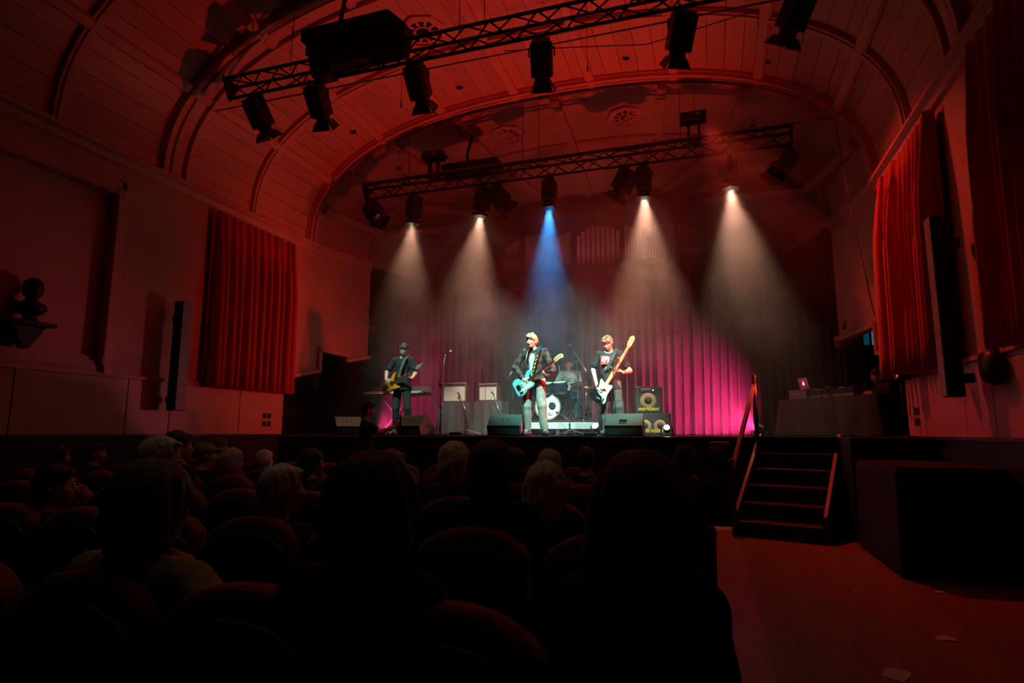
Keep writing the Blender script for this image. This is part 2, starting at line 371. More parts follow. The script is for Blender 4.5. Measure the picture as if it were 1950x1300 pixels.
# ------------------------------------------------------------------ rigging
def truss(Y, x0, x1, zb, label, pipe_dy, px0, px1):
    root = empty('lighting_truss', (x0, Y, zb), 0, label, 'truss'); L = x1-x0; h, w = .27, .27
    ch = [Vector((0, -w/2, h)), Vector((0, w/2, h)), Vector((0, 0, 0))]
    for c in ch: MB().tube([c, c+Vector((L, 0, 0))], .026, 8).build('chord', TRUSSM, root, True)
    step = .34; k = int(L/step)
    for a, b in ((0, 1), (1, 2), (2, 0)):
        d = ch[b]-ch[a]
        for i, flip in ((0, 0), (1, 1)):
            p, q = (ch[a], ch[b]) if not flip else (ch[b], ch[a])
            me = MB().tube([p, q+Vector((step, 0, 0))], .013, 5).mesh('brace', TRUSSM)
            for j in range(i, k, 2): link('brace', me, root, (j*step, 0, 0))
    for xx in (0, L): MB().prism([(-.16, .30), (.16, .30), (.16, .24), (.03, -.03), (-.03, -.03), (-.16, .24)], Matrix(((0, 0, 1, xx-.01), (1, 0, 0, 0), (0, 1, 0, 0), (0, 0, 0, 1))), 0, .02).build('end_plate', TRUSSM, root)
    pm = mat('support_pipe', (.45, .40, .37), .4, noise=.15)
    zz = h+.04 if pipe_dy < 0 else -.02
    MB().tube([(px0-x0, pipe_dy, zz), (px1-x0, pipe_dy, zz)], .014, 6).build('support_pipe', pm, root, True)
    for t in (.12, .42, .46, .78):                    # hanging wires up to the vault
        x = L*t; dx = x0+x-CX; MB().tube([(x, 0, h), (x, 0, vault_z(dx)-zb)], .006, 4).build('hanging_wire', TRUSSM, root)
    for t in (.3, .62):
        MB().tube([(L*t, -.1, h+.02), (L*t+.3, -.16, h-.05), (L*t+.8, -.14, h-.03), (L*t+1.3, -.15, h+.0)], .012, 5).build('cable', BLACKM, root, True)
    return root
FT = truss(7.2, -7.06, 2.3, 6.56, 'black triangular lighting truss nearest the seats carrying barn door lamps', .2, -7.55, 2.2)
BT = truss(10.87, -6.82, 1.5, 6.24, 'black triangular lighting truss over the stage front with lit lamps', -.14, -7.6, 2.15)

LENS = {}
def lensmat(col, es):
    k = (col, es)
    if k not in LENS: LENS[k] = mat('lens_%d' % len(LENS), (.5, .5, .5), .2, noise=.02, emit=col, es=es)
    return LENS[k]
def lamp(anchor, aim, label, lit=None, es=0, doors=.17, L=.46, w=.27, group=None, dfl=35, smallcol=None):
    """a theatre lamp: clamp and yoke on the truss, square housing, lens tube and four barn doors"""
    A = Vector(anchor); aim = Vector(aim).normalized(); root = empty('stage_lamp', A, 0, label, 'stage lamp', group)
    R = frame(aim); c = Vector((0, 0, -.27)); T = Matrix.Translation(c) @ R.to_4x4()
    MB().box((0, 0, -.02), (.07, .09, .10)).tube([(0, 0, -.05), (0, 0, -.12)], .012).build('clamp', BLACKM, root)
    side = R @ Vector((1, 0, 0)); 
    yk = MB()
    for s in (-1, 1): yk.tube([c+side*s*(w/2+.025), c+side*s*(w/2+.025)+Vector((0, 0, .12)), Vector((0, 0, -.10))+side*s*.03], .013, 6)
    yk.build('yoke', BLACKM, root)
    MB().prism([(-w/2, -w*.36), (-w*.36, -w/2), (w*.36, -w/2), (w/2, -w*.36), (w/2, w*.36), (w*.36, w/2), (-w*.36, w/2), (-w/2, w*.36)], T, -.16, L-.16).build('housing', BLACKM, root, bevel=.008)
    MB().box(T @ Vector((0, 0, -.18)), (w*.8, w*.8, .05), R).build('back_plate', BLACKM, root)
    MB().ring([(w*.36, 0), (w*.36, .07), (w*.40, .07), (w*.40, .085), (w*.33, .085), (w*.33, .03)], T @ Matrix.Translation((0, 0, L-.16)), 18).build('lens_tube', BLACKM, root, True, sharp=40)
    MB().ring([(w*.40, -.006), (w*.415, 0), (w*.40, .006)], T @ Matrix.Translation((0, 0, L-.075)), 18).build('lens_ring', STEEL, root, True)
    z0 = L-.16
    MB().lathe([(0, .02), (w*.2, .016), (w*.33, .0)], T @ Matrix.Translation((0, 0, z0+.03)), 18).build('lens', lensmat(lit, es) if lit else mat('dark_lens', (.05, .05, .06), .1, noise=.05), root, True)
    fl_ = radians(dfl)
    for q in range(4):
        Rq = Matrix.Rotation(q*pi/2, 4, 'Z'); D = doors*(1 if q % 2 else .9); a = w*.36; b = a+D*.35
        pts = [(-a, w*.38, z0+.08), (a, w*.38, z0+.08), (b, w*.38+D*sin(fl_), z0+.08+D*cos(fl_)), (-b, w*.38+D*sin(fl_), z0+.08+D*cos(fl_))]
        m = MB(); vs = [T @ (Rq @ Vector(p)) for p in pts]; nrm = (vs[1]-vs[0]).cross(vs[3]-vs[0]).normalized()*.004
        m.add(vs+[v+nrm for v in vs], [(0, 1, 2, 3), (7, 6, 5, 4), (0, 4, 5, 1), (1, 5, 6, 2), (2, 6, 7, 3), (3, 7, 4, 0)]).build('barn_door', BLACKM, root)
    MB().tube([T @ Vector((w*.2, 0, -.2)), T @ Vector((w*.3, .05, -.28)), (.08, .02, -.02), (.1, 0, .1)], .007, 5).build('cable', BLACKM, root, True)
    return root, A+(T @ Vector((0, 0, z0+.10))), aim
# front truss lamps, aimed at the players on the stage
front = [(492, -6.75, 0), (606, None, 1), (795, None, 1), (1031, None, 1), (1297, None, 1), (1517, None, 0)]
targets = [None, (-5.9, 10.8, 1.2), (-4.1, 11.9, .7), (-2.75, 11.0, 1.0), (-1.6, 10.8, .85), None]
names = ['unlit barn door lamp at the far left end of the nearer truss', 'dimly lit barn door lamp second from the left on the nearer truss',
         'barn door lamp below the hanging speaker on the nearer truss', 'barn door lamp over the middle of the hall on the nearer truss',
         'barn door lamp fifth along the nearer truss, at the top of the picture', 'barn door lamp cut by the top edge, rightmost on the nearer truss']
for i, (px, _, on) in enumerate(front):
    x = at(px, 100, Y=7.2).x if False else None
    # solve for X on the truss bottom chord seen at column px
    lo, hi = -7.2, 2.6
    def col(X):
        v = Vector((X, 7.2, 6.50-CAMZ)); return 975+FPX*v.dot(_r)/v.dot(_f)
    for _k in range(40):
        mid = (lo+hi)/2
        if col(mid) < px: lo = mid
        else: hi = mid
    A = Vector((lo, 7.2, 6.53))
    tg = targets[i]; aim = (Vector((tg[0], tg[1], ST+tg[2]))-(A+Vector((0, 0, -.3)))) if tg else Vector((.2 if i == 0 else -.5, .62, -1))
    aim.normalize(); aim2 = Vector((aim.x, aim.y, aim.z)); 
    root, p, d = lamp(A, aim2, names[i], lit=(.75, 1, .95) if on else None, es=6 if on else 0, group='lamps on the nearer truss', L=.40, w=.29, dfl=28, doors=.13)
    if on: spot(root, p-d*.02, d, (1, .88, .74) if i == 2 else COOL, P_FRONT*(1.1 if i == 3 else .85 if i == 4 else .6 if i == 2 else .4), 33 if i == 3 else 20 if i == 1 else 26, .6, .05)
# back truss lamps
def bx(px, z, Y=10.87):
    lo, hi = -7.6, 2.6
    for _k in range(40):
        mid = (lo+hi)/2; v = Vector((mid, Y, z-CAMZ))
        if 975+FPX*v.dot(_r)/v.dot(_f) < px: lo = mid
        else: hi = mid
    return lo
back = [(789, (-.10, .05, -1), WARM, .6, 'warm lit stage lamp at the left of the stage truss'),
        (919, (-.14, .05, -1), WARM, 1.1, 'warm lit stage lamp second from the left on the stage truss'),
        (1046, (-.02, .0, -1), BLUE, 1.0, 'blue lit stage lamp above the singer on the stage truss'),
        (1225, (.0, .08, -1), WARM, 1.8, 'warm lit stage lamp above the bass player on the stage truss'),
        (1384, (.08, .08, -1), WARM, 1.4, 'warm lit stage lamp at the right of the stage truss')]
BEAMS = []
for px, aim, c, k, lab in back:
    A = Vector((bx(px, 6.2), 10.87, 6.22))
    es = 14
    root, p, d = lamp(A, aim, lab, lit=c if c != WARM else (1, .75, .55), es=es, doors=.07, group='lamps on the stage truss', L=.38, w=.27, dfl=12)
    BEAMS.append((root, p, d, c, k))
    spot(root, p+d*.02, d, c, (P_BLUE if c == BLUE else P_WARM)*k, 50 if c != BLUE else 36, .95, .05)
for px, aim, lab in ((712, (.6, -.3, -.7), 'angled dark flood lamp at the left tip of the stage truss'), (948, (.7, .3, -.8), 'angled dark flood lamp next to the second warm lamp'),
                     (1190, (-.6, .2, -.9), 'angled dark flood lamp just left of the bass player lamp'), (1490, (-.55, -.3, -.8), 'angled dark flood lamp at the right tip of the stage truss')):
    root, p, d = lamp(Vector((bx(px, 6.2), 10.87, 6.22)), aim, lab, doors=.13, L=.36, w=.34, group='unlit flood lamps on the stage truss', dfl=20)
# moving heads standing on the stage truss
for px, lab in ((826, 'black moving head light standing on the left of the stage truss'), (1321, 'black moving head light standing on the right of the stage truss')):
    x = bx(px, 6.7); r = empty('moving_head', (x, 10.87, 6.52), 0, lab, 'stage lamp', 'moving heads on the stage truss')
    MB().box((0, 0, .03), (.24, .24, .10)).build('base', BLACKM, r, bevel=.015)
    MB().box((-.09, 0, .22), (.04, .14, .32)).box((.09, 0, .22), (.04, .14, .32)).box((0, 0, .08), (.2, .14, .05)).build('yoke', BLACKM, r, bevel=.01)
    MB().box((0, -.02, .45), (.46, .26, .17)).build('head', BLACKM, r, bevel=.03)
    MB().box((.08, -.153, .47), (.06, .006, .05)).build('display', mat('grey_display', (.35, .33, .33), .4, noise=.1), r)
    if px == 1321: spot(r, Vector((x+.1, 10.52, 6.88)), (2.7, -1.5, -4.8), RED, P_RED_HIGH, 80, .9, .03)
    MB().tube([(-.1, 0, .53), (-.1, .02, .56)], .02).build('hook', BLACKM, r)
    MB().tube([(.02, 0, .52), (.02, 0, vault_z(x-CX)-6.6)], .004, 4).build('safety_wire', BLACKM, r)
# hanging loudspeakers
r = empty('hanging_speaker', (-5.2, 7.0, 6.9), 0, 'large black loudspeaker cluster hanging above the nearer truss', 'speaker')
c0, c1 = at(572, 75, Y=7.0), at(770, 45, Y=7.0)
M = Matrix(((1, 0, 0, 0), (0, 0, 1, 0), (0, 1, 0, 0), (0, 0, 0, 1)))
def hp(px, py): v = at(px, py, Y=7.0)-Vector((-5.2, 7.0, 6.9)); return (v.x, v.z)
MB().prism([hp(573, 56), hp(738, 16), hp(771, 42), hp(763, 92), hp(590, 134), hp(583, 85), hp(572, 78)], M, 0, .26).build('cabinet', mat('speaker_black', (.008, .008, .008), .7, noise=.2), r, bevel=.012)
MB().prism([hp(590, 100), hp(625, 92), hp(626, 138), hp(592, 146)], M, .02, .24).build('bracket', MATS['speaker_black'], r, bevel=.01)
MB().box((0, -.012, .1), (.6, .02, .3)).build('grille', MATS['speaker_black'], r)
MB().tube([(-.55, 0, .3), (-.55, 0, 1.0)], .006, 4).build('hanging_wire', BLACKM, r)
MB().tube([(.25, 0, .3), (.32, 0, .7), (.42, 0, 1.0)], .03, 6).build('cable', BLACKM, r, True)
MB().lathe([(0, -.06), (.05, -.04), (.06, .0), (.05, .04), (0, .06)], Matrix.Translation((-.55, 0, .95)), 10).build('pulley', BLACKM, r, True)
p0, p1 = at(846, 330, Y=11.3), at(952, 318, Y=11.3)
r = empty('hanging_speaker', p0, 0, 'long black loudspeaker box hanging behind the stage truss', 'speaker')
MB().box(((p1.x-p0.x)/2, 0, .0), (p1.x-p0.x, .35, .26)).build('cabinet', MATS['speaker_black'], r, bevel=.015)
MB().box(((p1.x-p0.x)/2, -.18, .0), (p1.x-p0.x-.08, .02, .2)).build('grille', BLACKM, r)
q = at(906, 238, Y=11.6)-p0
MB().tube([(.55, 0, .1), (.5, .05, .35), (q.x-.06, .2, q.z-.35), (q.x, .3, q.z)], .03, 7).build('cable', BLACKM, r, True)

# ------------------------------------------------------------------ ceiling fittings
def vault_at(px, py, a=VA, b=VB):
    d = _f + _r*((px-975)/FPX) - _u*((py-650)/FPX)
    lo, hi = .5, 30
    for _ in range(60):
        t = (lo+hi)/2; p = d*t; dx = p.x-CX; z = p.z+CAMZ
        inside = abs(dx) < a and z < vault_z(dx, a, b)
        if inside: lo = t
        else: hi = t
    p = d*lo; p.z += CAMZ; nx, nz = normal2(p.x-CX, p.z, a, b); return p, Vector((-nx, 0, -nz))
def vent(p, nrm, label):
    r = empty('ceiling_rose', p, 0, label, 'vent', 'octagonal ceiling vents'); T = cyl((0, 0, 0), nrm)
    MB().ring([(.40, 0), (.40, .04), (.34, .05), (.34, .02)], T, 8).build('frame', TRIMP, r)
    MB().ring([(.33, .01), (.33, .03), (.27, .035), (.27, .01)], T, 8).build('inner_frame', TRIMP, r)
    MB().lathe([(.26, .004), (0, .004)], T, 8).build('backing', mat('vent_dark', (.03, .02, .02), .8, noise=.2), r)
    MB().ring([(.12, .01), (.12, .05), (.15, .05), (.15, .01)], T, 20).build('ring', TRIMP, r, True, sharp=40)
    me = MB().box((.205, 0, .025), (.11, .05, .02)).mesh('slat', TRIMP)
    for k in range(10):
        o = link('slat', me, r); o.matrix_local = T @ Matrix.Rotation(k*2*pi/10, 4, 'Z')
p, nn = vault_at(805, 58); vent(p, nn, 'octagonal ceiling vent behind the nearer truss')
for px, py, lab in ((967, 255, 'octagonal ceiling vent over the stage, left of its middle'), (1193, 221, 'octagonal ceiling vent over the stage, right of its middle')):
    p = at(px, py, Y=11.9); p.z = min(p.z, 7.78); vent(p, Vector((0, -.03, -1)), lab)
DL = [(672, 250), (875, 165), (1192, 109), (1460, 116), (600, 4)]
DLn = ['above the left lamp beam', 'near the middle of the ceiling', 'behind the fifth truss lamp, left of it', 'right of the fifth truss lamp', 'at the upper edge']
def downlight(p, nrm, lab):
    r = empty('downlight', p, 0, lab, 'downlight', 'small round ceiling downlights'); T = cyl((0, 0, 0), nrm)
    MB().ring([(.085, 0), (.085, .015), (.062, .02), (.062, .0)], T, 16).build('rim', mat('downlight_rim', (.75, .7, .66), .3, metal=.6, noise=.05), r, True, sharp=40)
    MB().lathe([(.06, .002), (.03, .012), (0, .014)], T, 16).build('reflector', mat('downlight_dark', (.08, .07, .07), .15, metal=.8, noise=.1), r, True)
    return r
for (px, py), n_ in zip(DL[:4], DLn): p, nn = vault_at(px, py); downlight(p, nn, 'small round ceiling downlight '+n_)
for k, (dx, Y) in enumerate(((-1.5, 2.6), (1.5, 2.6), (-1.5, 4.4), (1.5, 4.4))):   # fittings added out of view to light the audience's hair from above
    z = vault_z(dx); nx, nz = normal2(dx, z); dl = downlight(Vector((CX+dx, Y, z)), Vector((-nx, 0, -nz)), 'added unseen fill downlight over the %s of the seats, %s' % (('left', 'right')[k % 2], ('nearer the camera', 'nearer the stage')[k//2]))
    spot(dl, Vector((CX+dx, Y, z-.05)), (-.05*dx, .12, -1), (1, .72, .5), P_FILL, 75, 1, .06)
for px, py, Y, lab in ((1433, 238, 11.8, 'small round downlight over the right of the stage'), (1257, 183, 11.4, 'small round downlight just behind the stage arch'), (880, 244, 11.4, 'small round downlight behind the left shoulder of the arch'),
                       (773, 334, 11.6, 'small round downlight above the left stage lamp'), (849, 298, 11.7, 'small round downlight beside the left moving head')):
    p = at(px, py, Y=Y); zc = vault_z(p.x-CX, 5.2, 2.5); p.z = min(p.z, zc-.01); downlight(p, Vector((0, 0, -1)), lab)
for px, py, L, lab in ((764, 200, .75, 'choir microphone on a thin wire left of the ceiling middle'), (1119, 130, .8, 'choir microphone on a thin wire at the ceiling middle')):
    p = at(px, py, Y=8.3); r = empty('hanging_microphone', p, 0, lab, 'microphone', 'microphones hanging from the ceiling')
    MB().lathe([(0, -.05), (.012, -.045), (.014, 0), (.006, .05), (.003, .12)], Matrix(), 8).build('capsule', BLACKM, r, True)
    MB().tube([(0, 0, .1), (0, 0, vault_z(p.x-CX)-p.z)], .004, 4).build('wire', BLACKM, r)
w0, w1 = at(960, 97, Y=8.6), at(1440, 20, Y=8.6)
cb = MB().tube([w0, (w0+w1)/2+Vector((-.6, 0, -.12)), at(1230, 85, Y=8.6), w1, w1+Vector((.02, 0, -.25))], .008, 5).build('loose_cable', BLACKM, None, True); tag(cb, 'thin black cable sagging under the ceiling behind the fifth lamp', 'cable')
w0 = at(1590, 235, Y=10.75); w1 = at(1665, 600, Y=10.75); w1.x = min(w1.x, 2.6)
tag(MB().tube([w0, at(1625, 420, Y=10.75), w1], .012, 5).build('rope', mat('rope', (.35, .28, .22), .8, noise=.2), None, True), 'thin rope running down the right of the stage arch', 'rope')

# ------------------------------------------------------------------ organ
YO = 14.45
o0 = at(1150, 505, Y=YO)
org = empty('pipe_organ', (CX, YO, 5.3), 0, 'row of organ pipes high on the back wall above the backdrop', 'organ')
PIPE = mat('organ_pipe', (.80, .68, .60), .4, metal=.1, noise=.12, rnd=.1)
zb = at(1000, 517, Y=YO).z-5.3
def pipes(px0, px1, tops, n, zbase=0, rad=None):
    xa, xb = at(px0, 500, Y=YO).x-CX, at(px1, 500, Y=YO).x-CX
    for i in range(n):
        f = (i+.5)/n; x = xa+(xb-xa)*f; rr = rad or (xb-xa)/n*.42
        zt = np.interp(f, np.linspace(0, 1, len(tops)), tops)
        MB().lathe([(rr*.3, zb+zbase), (rr, zb+zbase+.10), (rr, zt), (rr*.8, zt)], Matrix.Translation((x, 0, 0)), 10).build('pipe', PIPE, org, True, sharp=50)
H = lambda py: at(1150, py, Y=YO).z-5.3
b0 = H(505)
pipes(960, 995, [b0+.32]*2, 7); pipes(960, 995, [b0+.62, b0+.92], 7, .45)
pipes(1000, 1088, [b0+.9, b0+.95, b0+.8, b0+.95], 17)
pipes(1097, 1183, [b0+.75, b0+.95, b0+1.0, b0+.95, b0+.8], 9)
pipes(1190, 1287, [b0+.95, b0+.8, b0+.9, b0+.9], 17)
pipes(1293, 1337, [b0+.3]*2, 8); pipes(1293, 1337, [b0+.9, b0+.65], 8, .45)
CASE = mat('organ_case', (.045, .028, .022), .5, noise=.2)
MB().box((.1, .12, zb+.6), (5.6, .08, 1.9)).build('case_back', CASE, org)
MB().box((.1, -.05, zb-.06), (5.4, .3, .12)).build('sill', CASE, org, bevel=.02)
MB().box((.1, -.02, zb+1.45), (5.6, .25, .10)).build('cornice', CASE, org, bevel=.02)
for px in (953, 997, 1092, 1186, 1290, 1342):
    MB().box((at(px, 500, Y=YO).x-CX, -.04, zb+.65), (.08, .2, 1.5)).build('post', CASE, org)
for px, pz in ((978, .36), (1315, .36)):
    MB().box((at(px, 500, Y=YO).x-CX, -.06, zb+pz+.03), (.5, .12, .10)).build('tier_rail', CASE, org)

# ------------------------------------------------------------------ wall fittings
def column_speaker(x, y, z0, z1, sgn, label):
    r = empty('column_speaker', (x, y, z0), 0, label, 'speaker', 'column loudspeakers on the side walls'); h = z1-z0
    MB().box((0, 0, h/2), (.16, .20, h)).build('cabinet', BLACKM, r, bevel=.012)
    MB().box((0, -.105, h/2), (.13, .012, h-.06)).build('grille', mat('grille_black', (.015, .015, .016), .8, noise=.3, scale=60), r)
    for z in (h*.1, h*.85): MB().box((sgn*.13, .02, z), (.14, .06, .10)).build('bracket', BLACKM, r)
    MB().box((-sgn*.085, 0, h/2), (.012, .18, h-.02)).build('side_strip', mat('speaker_side', (.30, .26, .24), .5, noise=.1), r)
column_speaker(XL+.30, 7.35, 1.66, 3.35, -1, 'tall slim black column loudspeaker on the left wall')
column_speaker(XR-.28, 7.55, 1.72, 3.68, 1, 'tall slim black column loudspeaker on the right wall')
r = empty('wall_speaker', (XR-.16, 7.05, 1.98), 0, 'round dark shape standing mostly for the shadow beside the right column speaker', 'shadow shape')
MB().lathe([(.0, 0), (.16, 0), (.18, .03), (.15, .10), (0, .12)], cyl((.1, 0, 0), (-1, 0, 0)), 20).build('body', BLACKM, r, True); MB().box((.12, 0, .2), (.1, .1, .12)).build('bracket', BLACKM, r)  # solid modelled mostly for a dark shadow blob on the wall
for sgn, Y in ((-1, 9.72), (1, 9.75)):
    r = empty('socket_plate', (CX+sgn*(HX-.03), Y, 1.47), 0, 'block of four dark sockets low on the %s wall panel' % ('left' if sgn < 0 else 'right'), 'socket', 'wall sockets by the stage')
    for a in (-1, 1):
        for b in (-1, 1): MB().box((0, a*.065, .1+b*.075), (.02, .09, .10)).build('socket', BLACKM, r, bevel=.006)
r = empty('wall_bust', (XL+.20, 5.18, 2.62), 0, 'dark sculpted bust on a small bracket on the left wall', 'bust')
BUST = mat('dark_bronze', (.03, .022, .018), .5, metal=.4, noise=.2)
MB().box((0, 0, .02), (.34, .46, .05)).prism([(-.2, 0), (.2, 0), (.03, -.28), (-.05, -.28)], Matrix(((0, 0, 1, -.1), (1, 0, 0, 0), (0, 1, 0, 0), (0, 0, 0, 1))), 0, .12).build('bracket', BUST, r, bevel=.01)
MB().lathe([(.11, .04), (.08, .08), (.07, .12), (.12, .15), (.17, .20), (.15, .26), (.06, .31), (.065, .34), (.10, .38), (.115, .46), (.10, .54), (.05, .59), (0, .60)], Matrix.Translation((0, 0, 0)), 20).build('figure', BUST, r, True)
MB().lathe([(0, -.05), (.025, -.03), (.0, .05)], cyl((0, .11, .45), (0, 1, 0)), 8).build('nose', BUST, r, True)
r = empty('wall_plate', at(1612, 619, Y=11.9), 0, 'small dark square plate above the right side opening', 'plate'); MB().box((-.03, 0, 0), (.03, .16, .13)).build('plate', mat('plate_dark', (.10, .05, .04), .6, noise=.2), r, bevel=.005); MB().tube([(-.05, .04, -.03), (-.05, .02, .03), (-.05, -.0, -.0), (-.05, -.03, .03), (-.05, -.04, -.03)], .006, 4).build('mark', mat('plate_mark', (.45, .3, .25), .5, noise=.1), r)
# ------------------------------------------------------------------ bodies: smooth blended solids turned into one surface
class Solid:
    def __init__(s): s.p = []
    def cap(s, a, b, ra, rb=None, k=.03, sy=1, sub=False):
        s.p.append(('c', np.array(a, float), np.array(b, float), ra, rb if rb is not None else ra, k, sy, sub)); return s
    def ell(s, c, r, R=None, k=.03, sub=False):
        s.p.append(('e', np.array(c, float), np.array(r, float), np.array(R) if R is not None else np.eye(3), k, sub)); return s
    def mesh(s, name, h, m, bump=0, bscale=40, zcut=None, locks=None):
        lo = np.full(3, 1e9); hi = -lo; bb = []
        for q in s.p:
            if q[0] == 'c': r = max(q[3], q[4])*max(1, q[6]); a = np.minimum(q[1], q[2])-r; b = np.maximum(q[1], q[2])+r
            else: r = q[2].max(); a = q[1]-r; b = q[1]+r
            bb.append((a, b))
            if not q[-1]: lo = np.minimum(lo, a); hi = np.maximum(hi, b)
        lo -= 3*h; hi += 3*h; n = np.ceil((hi-lo)/h).astype(int)+1
        F = np.full(n, .5, np.float32); ax = [lo[i]+h*np.arange(n[i]) for i in range(3)]
        for q, (a, b) in zip(s.p, bb):
            k = q[5] if q[0] == 'c' else q[4]; mg = k+3*h
            i0 = np.clip(((a-mg-lo)/h).astype(int), 0, n-1); i1 = np.clip(((b+mg-lo)/h).astype(int)+2, 1, n)
            sl = tuple(slice(i0[i], i1[i]) for i in range(3))
            X, Y, Z = np.meshgrid(*[ax[i][sl[i]] for i in range(3)], indexing='ij')
            if q[0] == 'c':
                A, B, ra, rb, sy = q[1], q[2], q[3], q[4], q[6]
                d = (B-A)*np.array([1, 1/sy, 1]); L2 = d@d+1e-9
                px, py, pz = X-A[0], (Y-A[1])/sy, Z-A[2]
                t = np.clip((px*d[0]+py*d[1]+pz*d[2])/L2, 0, 1)
                D = np.sqrt((px-t*d[0])**2+(py-t*d[1])**2+(pz-t*d[2])**2)-(ra+(rb-ra)*t); D *= min(1, sy)
            else:
                P = np.stack([X-q[1][0], Y-q[1][1], Z-q[1][2]], -1)@q[3]; r = q[2]
                k0 = np.sqrt(((P/r)**2).sum(-1)); k1 = np.sqrt(((P/r**2)**2).sum(-1))+1e-9; D = k0*(k0-1)/k1
            G = F[sl]
            if q[-1]:
                hh = np.maximum(k-np.abs(G+D), 0)/max(k, 1e-6); F[sl] = np.maximum(G, -D)+hh*hh*k/4
            else:
                hh = np.maximum(k-np.abs(G-D), 0)/max(k, 1e-6); F[sl] = np.minimum(G, D)-hh*hh*k/4
        if bump:
            X, Y, Z = np.meshgrid(*ax, indexing='ij')
            F += bump*(np.sin(X*bscale+1.3*np.sin(Z*bscale*.7))*np.sin(Y*bscale*1.1+.5)+.7*np.sin(Z*bscale*.8+X*bscale*.5))
        if locks is not None:                          # strands of hair running down from the crown
            c, amp, nl_ = locks; X, Y, Z = np.meshgrid(*ax, indexing='ij'); az = np.arctan2(Y-c[1]-.02, X-c[0]); zz = Z-c[2]
            F += amp*(np.sin(az*nl_+9*zz+1.5*np.sin(az*5))+.6*np.sin(az*nl_*1.9-14*zz+2*np.sin(az*3+1)))*np.clip(1.2-np.abs(zz)*2, .3, 1)
        if zcut is not None: F = np.maximum(F, (zcut-ax[2])[None, None, :])
        # surface nets
        S = F < 0; nx, ny, nz = n; cnt = np.zeros((nx-1, ny-1, nz-1), np.float32); pos = np.zeros((nx-1, ny-1, nz-1, 3), np.float32)
        def sub(A, o): return A[o[0]:nx-1+o[0], o[1]:ny-1+o[1], o[2]:nz-1+o[2]]
        for axis in range(3):
            oth = [i for i in range(3) if i != axis]
            for u in (0, 1):
                for v in (0, 1):
                    o0 = [0, 0, 0]; o0[oth[0]] = u; o0[oth[1]] = v; o1 = list(o0); o1[axis] = 1
                    f0, f1 = sub(F, o0), sub(F, o1); cr = (f0 < 0) != (f1 < 0)
                    t = np.where(cr, f0/np.where(cr, f0-f1, 1), 0)
                    cnt += cr
                    for i in range(3): pos[..., i] += np.where(cr, (t if i == axis else o0[i]), 0)
        msk = cnt > 0; idx = np.full(msk.shape, -1); idx[msk] = np.arange(msk.sum())
        ii = np.argwhere(msk); V = (ii+pos[msk]/cnt[msk][:, None])*h+lo
        Q = []
        for axis in range(3):
            o0 = [slice(1, -1)]*3; a = [slice(1, -1)]*3
            sl0 = [slice(1, n[i]-1) for i in range(3)]; sl1 = list(sl0); sl0[axis] = slice(0, n[axis]-1); sl1[axis] = slice(1, n[axis])
            s0, s1 = S[tuple(sl0)], S[tuple(sl1)]; E = np.argwhere(s0 != s1); fl = s0[s0 != s1]
            E = E+np.array([0 if i == axis else 1 for i in range(3)])
            u, v = [(1, 2), (2, 0), (0, 1)][axis]
            du = np.zeros(3, int); du[u] = 1; dv = np.zeros(3, int); dv[v] = 1
            c = [E-du-dv, E-dv, E, E-du]; qd = np.stack([idx[tuple(e.T)] for e in c], 1)
            qd = np.where(fl[:, None], qd, qd[:, ::-1]); Q.append(qd)
        Q = np.concatenate(Q); Q = Q[(Q >= 0).all(1)]
        me = bpy.data.meshes.new(name); me.from_pydata(V.tolist(), [], Q.tolist()); me.materials.append(m); me.shade_smooth(); return me
def V3(*a): return np.array(a, float)
def rotm(yaw=0, pitch=0, roll=0):
    """head turn: yaw to the wearer's left (+X when facing -Y), pitch down positive, roll"""
    return np.array(Matrix.Rotation(yaw, 3, 'Z') @ Matrix.Rotation(-pitch, 3, 'X') @ Matrix.Rotation(roll, 3, 'Y')) if False else np.array((Matrix.Rotation(yaw, 3, 'Z') @ Matrix.Rotation(pitch, 3, 'X') @ Matrix.Rotation(roll, 3, 'Y')))
def unit(v): v = np.array(v, float); return v/np.linalg.norm(v)
def add_hand(S, w, d, nrm, thumb, curl=.5, sc=1.0, spread=0):
    """w wrist, d finger direction, nrm the way the palm faces, thumb: +1/-1 side of cross(d, nrm)"""
    w = np.array(w, float); d = unit(d); nrm = unit(np.array(nrm)-d*np.dot(d, nrm)); s = np.cross(d, nrm)*thumb
    for o in (-.026, -.009, .009, .026): S.cap(w+d*.015*sc+s*o*.6*sc, w+d*.08*sc+s*o*sc, .014*sc, .013*sc, .012)
    for i, (o, L) in enumerate(((.030, .072), (.011, .080), (-.009, .074), (-.028, .058))):
        p = w+d*.082*sc+s*o*sc; a = curl*(.8+.12*i)
        for j, fr in enumerate((.45, .32, .23)):
            dd = d*cos(a*(j+1))+nrm*sin(a*(j+1))+s*spread*o*8; q = p+unit(dd)*L*fr*sc; S.cap(p, q, .0095*sc-.0006*j, .0088*sc-.0006*j, .004); p = q
    p = w+d*.025*sc+s*.028*sc
    for L, dd in ((.042, d*.65+s*.7+nrm*.25), (.032, d*.85+s*.15+nrm*.45), (.026, d*.8+nrm*.6-s*.1)):
        q = p+unit(dd)*L*sc; S.cap(p, q, .0115*sc, .0095*sc, .006); p = q
